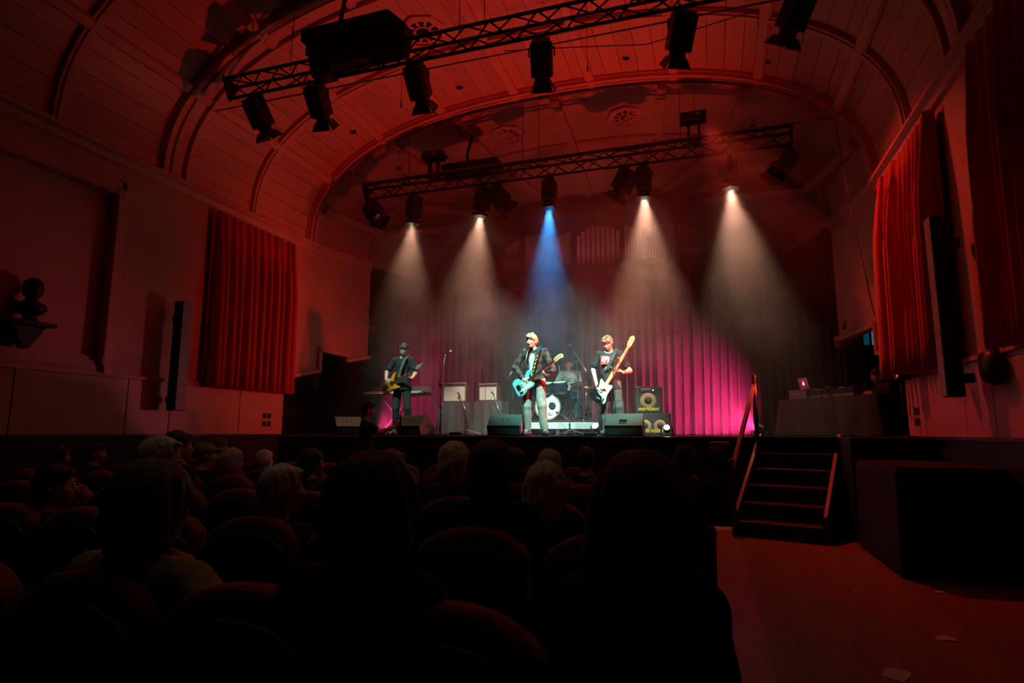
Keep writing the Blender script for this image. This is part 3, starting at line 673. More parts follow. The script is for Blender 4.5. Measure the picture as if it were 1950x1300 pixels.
DEF = dict(pelvis=(0, 0, .96), waist=(0, -.01, 1.12), chest=(0, 0, 1.33), neck=(0, .02, 1.49), head=(0, -.01, 1.665),
           shL=(.185, .01, 1.455), shR=(-.185, .01, 1.455), elL=(.25, .03, 1.17), elR=(-.25, .03, 1.17), wrL=(.25, -.08, .94), wrR=(-.25, -.08, .94),
           hipL=(.09, 0, .93), hipR=(-.09, 0, .93), knL=(.11, -.03, .50), knR=(-.11, -.03, .50), anL=(.12, .02, .085), anR=(-.12, .02, .085), toL=(.15, -.15, .035), toR=(-.15, -.15, .035))
def head_solid(S, c, R, neckbase, k=.02):
    H = lambda x, y, z: np.array(c)+R@V3(x, y, z)
    S.ell(H(0, .012, .025), (.076, .096, .098), R, .02); S.ell(H(0, -.028, -.045), (.060, .066, .074), R, .03); S.cap(H(0, -.055, -.095), H(0, -.06, -.10), .024, .022, .03)
    S.cap(H(0, -.088, .008), H(0, -.108, -.026), .009, .0135, .012)
    for s in (-1, 1):
        S.ell(H(s*.077, .012, -.012), (.011, .020, .031), R, .008); S.ell(H(s*.031, -.098, .012), (.016, .009, .009), R, .012, True)
        S.cap(H(s*.045, -.075, -.02), H(s*.035, -.082, -.035), .016, .012, .02)
    S.cap(H(-.016, -.096, -.058), H(.016, -.096, -.058), .007, .007, .008)
    S.cap(neckbase, H(0, .015, -.07), .056, .052, .03)
def face_parts(root, c, R, mouth=0.0, white=True):
    H = lambda x, y, z: Vector(np.array(c)+R@V3(x, y, z))
    dk = mat('eye_dark', (.03, .02, .02), .3, noise=.02); lip = mat('lips', (.45, .16, .14), .5, noise=.05)
    for s in (-1, 1):
        MB().lathe([(0, -.007), (.006, -.004), (.008, 0), (.006, .004), (0, .007)], Matrix.Translation(H(s*.031, -.0905, .010)), 8).build('eye', dk, root, True)
        MB().tube([H(s*.014, -.097, .026), H(s*.032, -.098, .032), H(s*.050, -.086, .027)], .0032, 5).build('eyebrow', dk, root, True)
    if mouth: MB().lathe([(0, -.01), (.014, 0), (0, .01)], Matrix.Translation(H(0, -.099, -.064)) @ Matrix.Scale(mouth, 4, (0, 0, 1)), 8).build('open_mouth', dk, root, True)
    MB().tube([H(-.022, -.096, -.058), H(0, -.105, -.055), H(.022, -.096, -.058)], .004, 5).build('lips', lip, root, True)
def hair_solid(c, R, style='short', k=1.0):
    S = Solid(); H = lambda x, y, z: np.array(c)+R@V3(x, y, z)
    if style == 'long':
        S.ell(H(0, .025, .04), (.100*k, .115*k, .105*k), R, .03); S.ell(H(0, .075, -.08), (.115*k, .075, .17), R, .05); S.ell(H(-.07, .02, -.10), (.05, .07, .16), R, .05); S.ell(H(.07, .02, -.10), (.05, .07, .16), R, .05)
        S.ell(H(0, -.13, -.05), (.068, .09, .12), R, .015, True)
    elif style == 'bob':
        S.ell(H(0, .025, .035), (.098*k, .115*k, .105*k), R, .03); S.ell(H(0, .06, -.06), (.10*k, .08, .11), R, .05); S.ell(H(0, -.13, -.04), (.072, .09, .10), R, .015, True)
    elif style == 'cap':
        S.ell(H(0, .02, .045), (.088, .108, .085), R, .02); S.cap(H(-.03, -.11, .05), H(.03, -.11, .05), .016, .016, .02); S.cap(H(-.03, -.15, .045), H(.03, -.15, .045), .010, .010, .03); S.ell(H(0, -.10, -.09), (.12, .11, .10), R, .01, True)
    elif style == 'fringe':
        S.ell(H(0, .018, .040), (.086*k, .108*k, .094*k), R, .02); S.ell(H(0, .055, -.015), (.083, .065, .085), R, .04); S.ell(H(.01, -.125, -.050), (.078, .075, .096), R, .012, True)
        S.cap(H(-.055, -.070, .085), H(-.075, -.055, .020), .020, .012, .02); S.cap(H(-.05, -.080, .080), H(.02, -.098, .058), .018, .012, .02); S.cap(H(.03, -.085, .085), H(.072, -.06, .035), .018, .012, .02); S.cap(H(-.03, -.06, .12), H(.04, -.02, .135), .02, .018, .03)
        for s in (-1, 1): S.ell(H(s*.088, -.012, -.035), (.03, .045, .045), R, .01, True)
    else:
        S.ell(H(0, .020, .038), (.083*k, .104*k, .095*k), R, .02); S.ell(H(0, .048, -.010), (.080, .066, .080), R, .04); S.ell(H(0, -.13, -.035), (.082, .080, .092), R, .012, True)
        S.cap(H(-.04, -.074, .085), H(.03, -.078, .078), .013, .011, .02)
        for s in (-1, 1): S.ell(H(s*.088, -.015, -.035), (.03, .045, .045), R, .01, True)
    return S
def person(label, loc, rz, J, hp=(0, 0, 0), hair=((.06, .04, .03), 'short'), top=None, legs=None, shoes=(.05, .05, .05), hands=None, sleeve='short', h=.009, extra=None, mouth=0, seated=False, loose=1.0, slim=1.0, hk=1.0, group=None, hairbump=.004, face=True, hem=None, openfront=None, skinmat=None):
    j = {k: np.array(v, float) for k, v in {**DEF, **J}.items()}; R = rotm(*hp); S = Solid()
    for s in 'LR':
        S.cap(j['hip'+s], j['kn'+s], .068, .052); S.cap(j['kn'+s], j['an'+s], .054, .038); S.cap(j['an'+s], j['to'+s], .040, .032)
        S.cap(j['sh'+s], j['el'+s], .043, .038); S.cap(j['el'+s], j['wr'+s], .041, .027)
        hd = (hands or {}).get(s, dict(d=j['wr'+s]-j['el'+s], n=(-1 if s == 'L' else 1, 0, 0), thumb=1 if s == 'R' else -1, curl=.35))
        add_hand(S, j['wr'+s], hd['d'], hd['n'], hd.get('thumb', 1), hd.get('curl', .5), hd.get('sc', 1.0), hd.get('spread', 0))
    S.cap(j['hipL'], j['hipR'], .076, .076, .04, .9); S.cap(j['pelvis'], j['waist'], .100, .095, .04, .78); S.cap(j['waist'], j['chest'], .100, .112, .05, .75)
    S.cap(j['shL']*.93+j['neck']*.07, j['shR']*.93+j['neck']*.07, .046, .046, .04, .9); S.cap(j['chest'], j['neck'], .10, .056, .04, .75)
    head_solid(S, j['head'], R, j['neck'])
    root = bpy.data.objects.new('person', S.mesh('person', h, skinmat or SKIN)); COL.objects.link(root); root.location = loc; root.rotation_euler = (0, 0, rz); tag(root, label, 'person', group)
    hs = hair_solid(j['head'], R, hair[1], hk); hm_ = mat('hair_%s' % '_'.join('%d' % (c*100) for c in hair[0]), hair[0], .45, noise=.3, scale=35, sheen=.2, stretch=(4, 4, .6), bump=.3)
    o = link('hair', hs.mesh('hair', h*.8, hm_, bump=hairbump*.45, bscale=55, locks=(j['head'], .0035 if hairbump < .006 else .006, 17)), root)
    if face: face_parts(root, j['head'], R, mouth)
    # trousers
    if legs:
        T = Solid(); l = loose
        for s in 'LR':
            T.cap(j['hip'+s], j['kn'+s], .086*l, .072*l, .02); T.cap(j['kn'+s], j['an'+s]+(j['kn'+s]-j['an'+s])*.06, .070*l, .062*l, .02)
        T.cap(j['hipL'], j['hipR'], .092, .092, .04, .95); T.cap(j['pelvis'], j['waist']*.6+j['pelvis']*.4, .125, .122, .04, .8)
        link('trousers', T.mesh('trousers', h, legs, bump=.004 if l > 1.05 else .002, bscale=22), root)
        sm = mat('shoe_%d_%d' % (shoes[0]*100, shoes[2]*100), shoes, .5, noise=.1)
        for s in 'LR':
            Q = Solid(); d = j['to'+s]-j['an'+s]; hl = j['an'+s]-unit(d*V3(1, 1, 0))*.035; hl[2] = j['to'+s][2]+.012
            Q.cap(hl, j['to'+s]+V3(0, 0, .008), .046, .042, .02); Q.cap(j['an'+s], hl, .048, .044, .03); link('shoe', Q.mesh('shoe', h, sm, zcut=j['to'+s][2]-.034), root)
    if top:
        T = Solid(); lo = j['pelvis']-V3(0, 0, .12) if not seated else j['pelvis']
        T.cap(lo-V3(0, 0, .05), j['waist'], .152, .134, .05, .80); T.cap(j['waist'], j['chest'], .128, .142, .05, .76); T.cap(j['shL']*.95+j['neck']*.05, j['shR']*.95+j['neck']*.05, .062, .062, .06, .92); T.cap(j['chest'], j['neck']-V3(0, 0, .045), .12, .070, .05, .8)
        if not seated:
            for s in 'LR': T.cap(j['waist']*.5+j['hip'+s]*.5, j['hip'+s]-V3(0, 0, .16), .118, .122, .05, .95)
        for s in 'LR':
            if sleeve == 'short':
                e = j['sh'+s]+(j['el'+s]-j['sh'+s])*.68; T.cap(j['sh'+s], e, .060, .066, .03)
            elif sleeve == 'long':
                T.cap(j['sh'+s], j['el'+s], .064*slim, .055*slim, .03); T.cap(j['el'+s], j['wr'+s]-(j['wr'+s]-j['el'+s])*.04, .053*slim, .046, .02)
        T.cap(j['neck']+V3(0, -.02, .02), j['neck']+V3(0, -.02, .03), .058, .058, .004, 1, True)
        if openfront:
            T.cap(j['pelvis']+V3(.0, -.17, -.05), j['neck']+V3(-.005, -.15, -.06), .062, .075, .012, 1, True)
            U = Solid(); U.cap(j['pelvis'], j['waist'], .128, .120, .05, .80); U.cap(j['waist'], j['chest'], .118, .128, .05, .78); U.cap(j['chest'], j['neck']-V3(0, 0, .045), .11, .065, .05, .8)
            U.cap(j['neck']+V3(0, -.02, .02), j['neck']+V3(0, -.02, .03), .056, .056, .004, 1, True)
            link('undershirt', U.mesh('undershirt', h, openfront, bump=.002, bscale=30, zcut=.90), root)
        link('shirt' if sleeve != 'long' else 'jacket', T.mesh('shirt', h, top, bump=.0045, bscale=21, zcut=hem), root)
    if extra: extra(root, j)
    return root, j, R
# ------------------------------------------------------------------ players
def YZ_T(): pass
def on_stage(px, Y): p = at(px, 820, Y=Y); return Vector((p.x, Y, ST))
BLACKT = mat('black_tee', (.022, .024, .026), .85, noise=.15, scale=20)
JEANB = mat('black_jeans', (.035, .033, .038), .8, noise=.2, scale=25)
JEANL = mat('faded_jeans', (.40, .40, .37), .85, noise=.2, scale=14)
JEAND = mat('washed_black_jeans', (.13, .12, .115), .85, noise=.35, scale=12)
WHITET = mat('white_tee', (.72, .66, .62), .85, noise=.06, scale=20)
def plaid():
    m = bpy.data.materials.new('plaid_jacket'); m.use_nodes = True; nt = m.node_tree; b = nt.nodes['Principled BSDF']; b.inputs['Roughness'].default_value = .9; N, L = nt.nodes.new, nt.links.new
    tc = N('ShaderNodeTexCoord'); outs = []
    for d, s in (('X', 9), ('Z', 9)):
        w = N('ShaderNodeTexWave'); w.bands_direction = d; w.inputs['Scale'].default_value = s/3; w.inputs['Distortion'].default_value = .6; L(tc.outputs['Object'], w.inputs[0]); outs.append(w.outputs[1])
    mx = N('ShaderNodeMath'); mx.operation = 'ADD'; L(outs[0], mx.inputs[0]); L(outs[1], mx.inputs[1])
    r = N('ShaderNodeValToRGB'); r.color_ramp.elements[0].position = .1; r.color_ramp.elements[0].color = (.035, .022, .020, 1); r.color_ramp.elements[1].position = .9; r.color_ramp.elements[1].color = (.13, .09, .08, 1)
    md = N('ShaderNodeMath'); md.operation = 'MULTIPLY'; md.inputs[1].default_value = .5; L(mx.outputs[0], md.inputs[0]); L(md.outputs[0], r.inputs[0]); L(r.outputs[0], b.inputs[0]); return m

def guitar(label, loc, ang, kind, yaw=0, name='electric_guitar'):
    """local X along the neck, local Z up across the body, front faces -Y"""
    r = empty(name, loc, 0, label, 'bass guitar' if kind == 'bass' else 'guitar'); r.rotation_euler = (0, -ang, yaw)
    r.rotation_mode = 'ZYX' if False else 'XYZ'; r.rotation_euler = Matrix.Rotation(yaw, 3, 'Z').to_4x4().to_3x3().__matmul__(Matrix.Rotation(-ang, 3, 'Y')).to_euler()
    M = Matrix(((1, 0, 0, 0), (0, 0, 1, 0), (0, 1, 0, 0), (0, 0, 0, 1)))
    def smooth(pts, it=2):
        for _ in range(it):
            q = []
            for i in range(len(pts)):
                a, b = pts[i], pts[(i+1) % len(pts)]; q += [(.75*a[0]+.25*b[0], .75*a[1]+.25*b[1]), (.25*a[0]+.75*b[0], .25*a[1]+.75*b[1])]
            pts = q
        return pts
    if kind == 'bass': out = [(-.25, .04), (-.24, .15), (-.13, .185), (-.02, .13), (.08, .13), (.20, .19), (.24, .16), (.17, .10), (.12, .045), (.12, -.05), (.17, -.11), (.12, -.16), (.02, -.125), (-.08, -.14), (-.18, -.185), (-.26, -.14)]; nl, nw = .86, .055
    elif kind == 'offset': out = [(-.22, .0), (-.22, .12), (-.13, .17), (-.02, .11), (.06, .105), (.15, .16), (.21, .14), (.16, .08), (.10, .04), (.10, -.05), (.14, -.10), (.08, -.14), (-.02, -.115), (-.12, -.165), (-.21, -.15), (-.24, -.08)]; nl, nw = .64, .048
    else: out = [(-.22, .0), (-.215, .11), (-.13, .155), (-.03, .10), (.05, .095), (.13, .15), (.215, .175), (.15, .09), (.09, .035), (.09, -.045), (.14, -.10), (.19, -.155), (.06, -.13), (-.02, -.10), (-.12, -.155), (-.21, -.12)]; nl, nw = .64, .046
    bodym = {'bass': mat('bass_black', (.012, .012, .014), .15, noise=.05), 'offset': mat('guitar_blue', (.16, .62, .68), .2, noise=.03), 'super': None}[kind]
    if kind == 'super':
        bodym = bpy.data.materials.new('sunburst'); bodym.use_nodes = True; nt = bodym.node_tree; b = nt.nodes['Principled BSDF']; b.inputs['Roughness'].default_value = .15
        tc = nt.nodes.new('ShaderNodeTexCoord'); mp = nt.nodes.new('ShaderNodeSeparateXYZ'); nt.links.new(tc.outputs['Object'], mp.inputs[0]); rp = nt.nodes.new('ShaderNodeValToRGB'); mr = nt.nodes.new('ShaderNodeMapRange'); mr.inputs[1].default_value = -.2; mr.inputs[2].default_value = .18
        nt.links.new(mp.outputs[0], mr.inputs[0]); nt.links.new(mr.outputs[0], rp.inputs[0]); nt.links.new(rp.outputs[0], b.inputs[0])
        rp.color_ramp.elements[0].color = (.16, .01, .015, 1); rp.color_ramp.elements[0].position = .2; rp.color_ramp.elements[1].color = (.95, .38, .02, 1); rp.color_ramp.elements[1].position = .8
    MB().prism(smooth(out), M, -.022, .022).build('body', bodym, r, bevel=.006)
    maple = mat('maple', (.78, .60, .32), .35, noise=.1, scale=6); rose = mat('rosewood', (.06, .03, .02), .5, noise=.2); white = mat('pickguard_white', (.80, .84, .78), .3, noise=.03); blackp = mat('black_plastic', (.015, .015, .016), .3, noise=.05)
    n0 = .09 if kind != 'bass' else .11
    MB().prism([(n0, -nw/2-.002), (n0, nw/2+.002), (nl, nw*.40), (nl, -nw*.40)], M, -.026, .006).build('neck', maple, r, bevel=.004)
    MB().prism([(n0-.03, -nw/2), (n0-.03, nw/2), (nl, nw*.38), (nl, -nw*.38)], M, -.033, -.026).build('fretboard', maple if kind == 'bass' else rose, r)
    for k in range(9):
        xx = nl-(nl-n0)*(1-2**(-(k+1)*2/12))*1.35
        if xx > n0: MB().box((xx, -.034, 0), (.003, .003, nw*.82)).build('fret', STEEL, r)
    for k in range(5):
        xx = nl-(nl-n0)*(1-2**(-((3, 5, 7, 9, 12)[k]-.5)/12))*1.35
        if kind == 'super': MB().prism([(xx-.013, -.012), (xx+.013, -.012), (xx+.013, .012)], M, -.0355, -.033).build('inlay', white, r)
    if kind == 'super': hd = [(nl, -.02), (nl, .024), (nl+.06, .045), (nl+.19, .032), (nl+.10, -.018)]
    elif kind == 'bass': hd = smooth([(nl, -.022), (nl, .022), (nl+.04, .05), (nl+.17, .06), (nl+.22, .045), (nl+.225, .0), (nl+.19, -.03), (nl+.05, -.035)], 1)
    else: hd = smooth([(nl, -.02), (nl, .02), (nl+.03, .048), (nl+.15, .048), (nl+.185, .02), (nl+.18, -.03), (nl+.15, -.045), (nl+.12, -.02), (nl+.03, -.03)], 1)
    MB().prism(hd, M, -.020, -.004).build('headstock', maple if kind != 'super' else mat('pale_headstock', (.75, .55, .50), .4, noise=.05), r, bevel=.003)
    for k in range(4 if kind == 'bass' else 6):
        xx = nl+.04+k*(.042 if kind == 'bass' else .022); MB().tube([(xx, -.012, .045), (xx, -.012, .075 if kind == 'bass' else .065)], .005).box((xx, -.012, .075 if kind == 'bass' else .066), (.016 if kind == 'bass' else .010, .006, .016 if kind == 'bass' else .012)).tube([(xx, -.02, .012), (xx, -.032, .012)], .006).build('tuner', CHROME, r)
    if kind == 'bass':
        MB().prism(smooth([(-.10, .03), (-.06, .085), (.05, .10), (.13, .135), (.16, .125), (.125, .06), (.12, -.04), (.145, -.085), (.13, -.125), (.03, -.108), (-.07, -.11), (-.15, -.15), (-.215, -.135), (-.20, -.085), (-.12, -.06)], 2), M, -.026, -.022).build('pickguard', white, r)
        MB().box((-.02, -.031, .018), (.03, .012, .06)).box((.012, -.031, -.022), (.03, .012, .06)).build('pickup', blackp, r, bevel=.003)
        MB().box((-.19, -.03, 0), (.05, .018, .085)).build('bridge', CHROME, r, bevel=.003)
        for k in range(3): MB().lathe([(.013, 0), (.013, .018), (0, .018)], cyl((-.13-.03*k, -.024, -.09), (0, -1, 0)), 10).build('knob', CHROME, r, True, sharp=40)
    elif kind == 'offset':
        MB().prism(smooth([(-.10, .03), (-.02, .085), (.06, .08), (.12, .04), (.10, -.05), (.10, -.10), (.02, -.115), (-.05, -.10), (-.13, -.13), (-.16, -.09), (-.10, -.05)], 2), M, -.026, -.022).build('pickguard', white, r)
        for xx in (-.06, .05): MB().box((xx, -.031, 0), (.035, .012, .085)).build('pickup', white, r, bevel=.003)
        MB().box((-.14, -.03, 0), (.06, .016, .085)).build('bridge', CHROME, r, bevel=.003)
        for k in range(2): MB().lathe([(.012, 0), (.012, .018), (0, .018)], cyl((-.12-.035*k, -.024, -.10), (0, -1, 0)), 10).build('knob', CHROME, r, True, sharp=40)
    else:
        for xx in (-.09, .045): MB().box((xx, -.029, 0), (.045, .014, .08)).build('pickup', blackp, r, bevel=.003)
        MB().box((-.15, -.03, 0), (.05, .018, .085)).build('bridge', blackp, r, bevel=.003)
        for k in range(2): MB().lathe([(.012, 0), (.012, .018), (0, .018)], cyl((-.10-.04*k, -.024, -.095), (0, -1, 0)), 10).build('knob', blackp, r, True, sharp=40)
    for k in range(4 if kind == 'bass' else 6):
        zz = (k-(1.5 if kind == 'bass' else 2.5))*(.018 if kind == 'bass' else .0085); MB().tube([(-.15, -.041, zz), (nl+.04, -.037, zz*.75)], .0011, 3).build('string', STEEL, r)
    return r
def strap(g, pts, m, w=.055):
    """flat strap through world points"""
    bpy.context.view_layer.update(); inv = g.matrix_world.inverted(); P = [Vector(p[:3]) for p in pts]; N = [Vector(p[3:6]) for p in pts]; mb = MB(); n = len(P)
    for i in range(n):
        t = (P[min(i+1, n-1)]-P[max(i-1, 0)]).normalized(); s = t.cross(N[i]).normalized()*w/2; nn = N[i].normalized()*.004
        mb.v += [tuple(inv @ q) for q in (P[i]-s, P[i]+s, P[i]+s+nn, P[i]-s+nn)]
    for i in range(n-1):
        for k in range(4): mb.f.append((i*4+k, i*4+(k+1) % 4, i*4+4+(k+1) % 4, i*4+4+k))
    return mb.build('strap', m, g, False)

# left guitarist ---------------------------------------------------------------
L1 = on_stage(763, 10.75)
g1 = at(744, 732, Y=10.56)
def rel(p, L, rz=0): v = Matrix.Rotation(-rz, 3, 'Z') @ (Vector(p)-L); return (v.x, v.y, v.z)
a1 = radians(26)
guitar('maroon and orange sunburst electric guitar with pointed headstock held by the guitarist', g1, a1, 'super', yaw=-.10)
wl = at(781, 716, Y=10.58); wr_ = at(737, 722, Y=10.54)
person('guitarist in a black t-shirt and black jeans looking down at his guitar', L1, 0,
       dict(head=(.045, -.055, 1.655), neck=(.0, .01, 1.49), elR=(-.33, -.02, 1.22), wrR=rel(at(735, 722, Y=10.55), L1), elL=(.27, .02, 1.18), wrL=rel(at(783, 722, Y=10.60), L1),
            knL=(.15, -.03, .5), knR=(-.10, -.04, .5), anL=(.18, .02, .085), anR=(-.12, .02, .085), toL=(.23, -.14, .035), toR=(-.15, -.15, .035), hipL=(.10, 0, .93), hipR=(-.08, 0, .93)),
       hp=(.35, .55, .05), hair=((.035, .022, .016), 'short'), top=BLACKT, legs=JEANB, sleeve='short', loose=.98, hem=.86,
       hands=dict(R=dict(d=(.85, -.1, -.35), n=(.1, .95, -.1), thumb=-1, curl=.35), L=dict(d=(-.55, -.25, .75), n=(-.1, -.3, .9), thumb=-1, curl=.75)))
bpy.context.view_layer.update()
strap(bpy.data.objects['electric_guitar'], [(*(L1+Vector((.02, -.17, 1.10))), 0, -1, 0), (*(L1+Vector((.06, -.18, 1.25))), 0, -1, .1), (*(L1+Vector((.11, -.125, 1.45))), 0, -1, .4), (*(L1+Vector((.115, .01, 1.545))), 0, 0, 1), (*(L1+Vector((.08, .13, 1.42))), 0, 1, 0), (*(L1+Vector((-.10, .15, 1.15))), 0, 1, 0)], mat('strap_grey', (.12, .10, .09), .7, noise=.15))

# singer -----------------------------------------------------------------------
L2 = on_stage(1018, 10.32)
g2 = at(1001, 729, Y=10.13)
gs = guitar('light blue electric guitar with white pickguard and yellow headstock held by the singer', g2, radians(34), 'offset', yaw=-.08)
person('singer in an open plaid jacket and faded jeans at the microphone', L2, 0,
       dict(head=(-.035, -.045, 1.645), neck=(-.01, .01, 1.485), elR=(-.36, .0, 1.19), wrR=rel(at(994, 718, Y=10.12), L2), elL=(.35, -.02, 1.12), wrL=rel(at(1041, 716, Y=10.13), L2),
            knL=(.15, -.06, .5), knR=(-.13, -.03, .5), anL=(.19, -.04, .085), anR=(-.14, .03, .085), toL=(.27, -.17, .035), toR=(-.18, -.14, .035), hipL=(.10, 0, .93), hipR=(-.09, 0, .93)),
       hp=(-.25, .05, .06), hair=((.42, .33, .20), 'fringe'), top=plaid(), legs=JEANL, sleeve='long', hem=.84, openfront=WHITET, shoes=(.14, .20, .28), loose=1.12, mouth=1.0,
       hands=dict(R=dict(d=(.45, -.1, -.8), n=(.3, .9, 0), thumb=-1, curl=.45), L=dict(d=(-.72, -.25, .55), n=(-.1, -.1, .9), thumb=-1, curl=.75)),
       extra=lambda root, j: (MB().tube([(-.075, -.085, 1.46), (-.09, -.03, 1.52), (-.03, .06, 1.535), (.06, .06, 1.535), (.085, -.03, 1.52), (.06, -.09, 1.46)], .022, 8).build('collar', bpy.data.materials['plaid_jacket'], root, True)))
st = strap(gs, [(*(L2+Vector((.03, -.20, 1.06))), 0, -1, 0), (*(L2+Vector((.07, -.20, 1.25))), 0, -1, .1), (*(L2+Vector((.11, -.15, 1.44))), 0, -1, .4), (*(L2+Vector((.125, .01, 1.55))), 0, 0, 1), (*(L2+Vector((.08, .14, 1.42))), 0, 1, 0), (*(L2+Vector((-.12, .16, 1.15))), 0, 1, 0)], mat('strap_black', (.02, .02, .02), .7, noise=.1))
bpy.context.view_layer.update()
for k in range(5):                                     # yellow lettering-like marks on the strap
    z = 1.09+.065*k; c = L2+Vector((.035+.018*k, -.208+.006*max(0, k-2), z))
    o = MB().box((0, 0, 0), (.034, .006, .014)).box((.012, 0, .012), (.010, .006, .03)).build('strap_mark', mat('strap_yellow', (.75, .68, .12), .6, noise=.05)); o.parent = gs; o.matrix_parent_inverse = gs.matrix_world.inverted(); o.location = c

# bass player ------------------------------------------------------------------
L3 = on_stage(1163, 10.95)
gb = at(1149, 742, Y=10.75)
g3 = guitar('black electric bass with white pickguard and long maple neck held upright', gb, radians(58), 'bass', yaw=-.05, name='bass_guitar')
def prt(root, j):
    a = mat('print_red', (.45, .06, .05), .8, noise=.1); b_ = mat('print_white', (.75, .70, .68), .8, noise=.1)
    MB().box((-.045, -.137, 1.33), (.17, .006, .16)).build('shirt_print', a, root)
    for x, z, w, hh in ((-.09, 1.35, .025, .09), (-.055, 1.34, .02, .11), (-.02, 1.36, .03, .06), (.01, 1.33, .018, .1)): MB().box((x, -.141, z), (w, .004, hh), Matrix.Rotation(.3, 3, 'Y')).build('shirt_print_mark', b_, root)
    MB().tube([(-.06, -.145, 1.12), (-.03, -.15, 1.20), (.03, -.15, 1.22), (.06, -.145, 1.19)], .012, 6).build('shirt_print_mark', b_, root, True)
    MB().tube([(-.07, -.06, 1.49), (-.03, -.085, 1.455), (.03, -.085, 1.455), (.07, -.06, 1.49)], .014, 8).build('undershirt_collar', WHITET, root, True)
    MB().ring([(.034, -.008), (.037, 0), (.034, .008)], cyl(Vector(j['wrR'])-Vector(j['wrR']-j['elR']).normalized()*.02, j['wrR']-j['elR']), 10).build('wristband', BLACKT, root, True)
    MB().ring([(.034, -.008), (.037, 0), (.034, .008)], cyl(Vector(j['wrL'])-Vector(j['wrL']-j['elL']).normalized()*.02, j['wrL']-j['elL']), 10).build('wristband', BLACKT, root, True)
person('bass player in a printed black t-shirt and washed jeans looking down', L3, 0,
       dict(head=(-.01, -.085, 1.645), neck=(.01, .005, 1.49), elR=(-.30, .04, 1.17), wrR=rel(at(1138, 740, Y=10.74), L3), elL=(.36, .02, 1.14), wrL=rel(at(1187, 709, Y=10.82), L3),
            knL=(.16, -.03, .5), knR=(-.08, -.05, .5), anL=(.20, .02, .085), anR=(-.08, .03, .085), toL=(.26, -.13, .035), toR=(-.13, -.13, .035), hipL=(.10, 0, .93), hipR=(-.08, 0, .93)),
       hp=(-.2, .6, -.08), hair=((.20, .12, .075), 'fringe'), top=BLACKT, legs=JEAND, sleeve='short', loose=1.15, hem=.80, extra=prt,
       hands=dict(R=dict(d=(.55, -.1, -.75), n=(.5, .8, .2), thumb=-1, curl=.5), L=dict(d=(-.75, -.15, .6), n=(-.5, .1, -.6), thumb=1, curl=.6)))
strap(g3, [(*(L3+Vector((-.01, -.19, 1.16))), 0, -1, 0), (*(L3+Vector((.07, -.185, 1.32))), 0, -1, .1), (*(L3+Vector((.125, -.13, 1.46))), 0, -1, .5), (*(L3+Vector((.13, .01, 1.55))), 0, 0, 1), (*(L3+Vector((.08, .14, 1.42))), 0, 1, 0), (*(L3+Vector((-.12, .16, 1.15))), 0, 1, 0)], mat('strap_dark', (.03, .03, .032), .7, noise=.1), .06)

# drum riser and drummer ---------------------------------------------------------
RZ = .30; ZR = ST+RZ
ry0, ry1 = 12.05, 13.75
rx0, rx1 = at(985, 800, Y=ry0).x, at(1140, 800, Y=ry0).x
ris = empty('drum_riser', ((rx0+rx1)/2, (ry0+ry1)/2, ST), 0, 'low drum riser with black top and pale aluminium front edge', 'riser')
MB().box((0, 0, RZ-.03), (rx1-rx0, ry1-ry0, .06)).build('deck', BLACK, ris, bevel=.006)
MB().box((0, -(ry1-ry0)/2-.012, RZ-.115), (rx1-rx0, .03, .13)).build('front_rail', mat('aluminium', (.80, .80, .78), .45, metal=.4, noise=.1), ris, bevel=.006)
for sx in (-1, 0, 1):
    for sy in (-1, 1): MB().box((sx*((rx1-rx0)/2-.06), sy*((ry1-ry0)/2-.06), (RZ-.06)/2), (.06, .06, RZ-.06)).build('leg', STEEL, ris)
def drum(r, c, axis, rad, dep, nm, shell, head, lugs=8, hoop=CHROME, ph=0):
    T = cyl(c, axis); s = MB().lathe([(rad, 0), (rad, dep)], T, 28).build(nm, shell, r, True, sharp=40)
    MB().lathe([(0, dep+.008), (rad*.96, dep+.006), (rad*.96, dep)], T, 28).build('drum_head', head, s, True, sharp=40)
    MB().lathe([(rad*.96, -.004), (0, -.004)], T, 28).build('drum_head', mat('resonant_head', (.55, .42, .38), .4, noise=.05), s)
    for z in (0, dep): MB().ring([(rad+.002, z-.012), (rad+.012, z-.012), (rad+.012, z+.014), (rad-.004, z+.014)], T, 28).build('hoop', hoop, s, True, sharp=40)
    for k in range(lugs):
        a = 2*pi*k/lugs+ph; p = T @ Vector(((rad+.012)*cos(a), (rad+.012)*sin(a), dep*.5)); d = (T.to_3x3() @ Vector((0, 0, 1)))
        MB().tube([p-d*dep*.48, p+d*dep*.48], .004, 5).box(p, (.024, .024, .05), frame(d)).build('lug', CHROME, s)
    return s
SHELLD = mat('drum_shell', (.02, .02, .03), .15, noise=.1); HEADW = mat('drum_head_white', (.80, .82, .78), .4, noise=.04)
kc = at(1043, 778, Y=12.30); kr = .265
kit = empty('drum_kit', (kc.x, 12.3, ZR), 0, 'dark drum kit with white bass drum head and chrome hardware on the riser', 'drum kit')
kd = drum(kit, (0, .40, kr+.012), (0, -1, 0), kr, .40, 'bass_drum', SHELLD, HEADW, 8, hoop=mat('hoop_wood', (.42, .27, .18), .4, noise=.1))
MB().lathe([(.075, 0), (.075, .012), (.055, .016), (.05, .004), (0, .003)], cyl((.10, -.01, kr+.03), (0, -1, 0)), 20).build('port_ring', mat('port_black', (.02, .02, .02), .5, noise=.1), kd, True, sharp=40)
MB().tube([(.03, -.016, .12), (.06, -.016, .15), (.02, -.016, .155), (.015, -.016, .11), (.06, -.016, .10), (.11, -.016, .125)], .004, 5).build('head_logo', MATS['port_black'], kd, True)
for s in (-1, 1): MB().tube([(s*(kr+.02), .05, kr-.02), (s*(kr+.13), -.05, 0)], .011).build('spur', CHROME, kd)
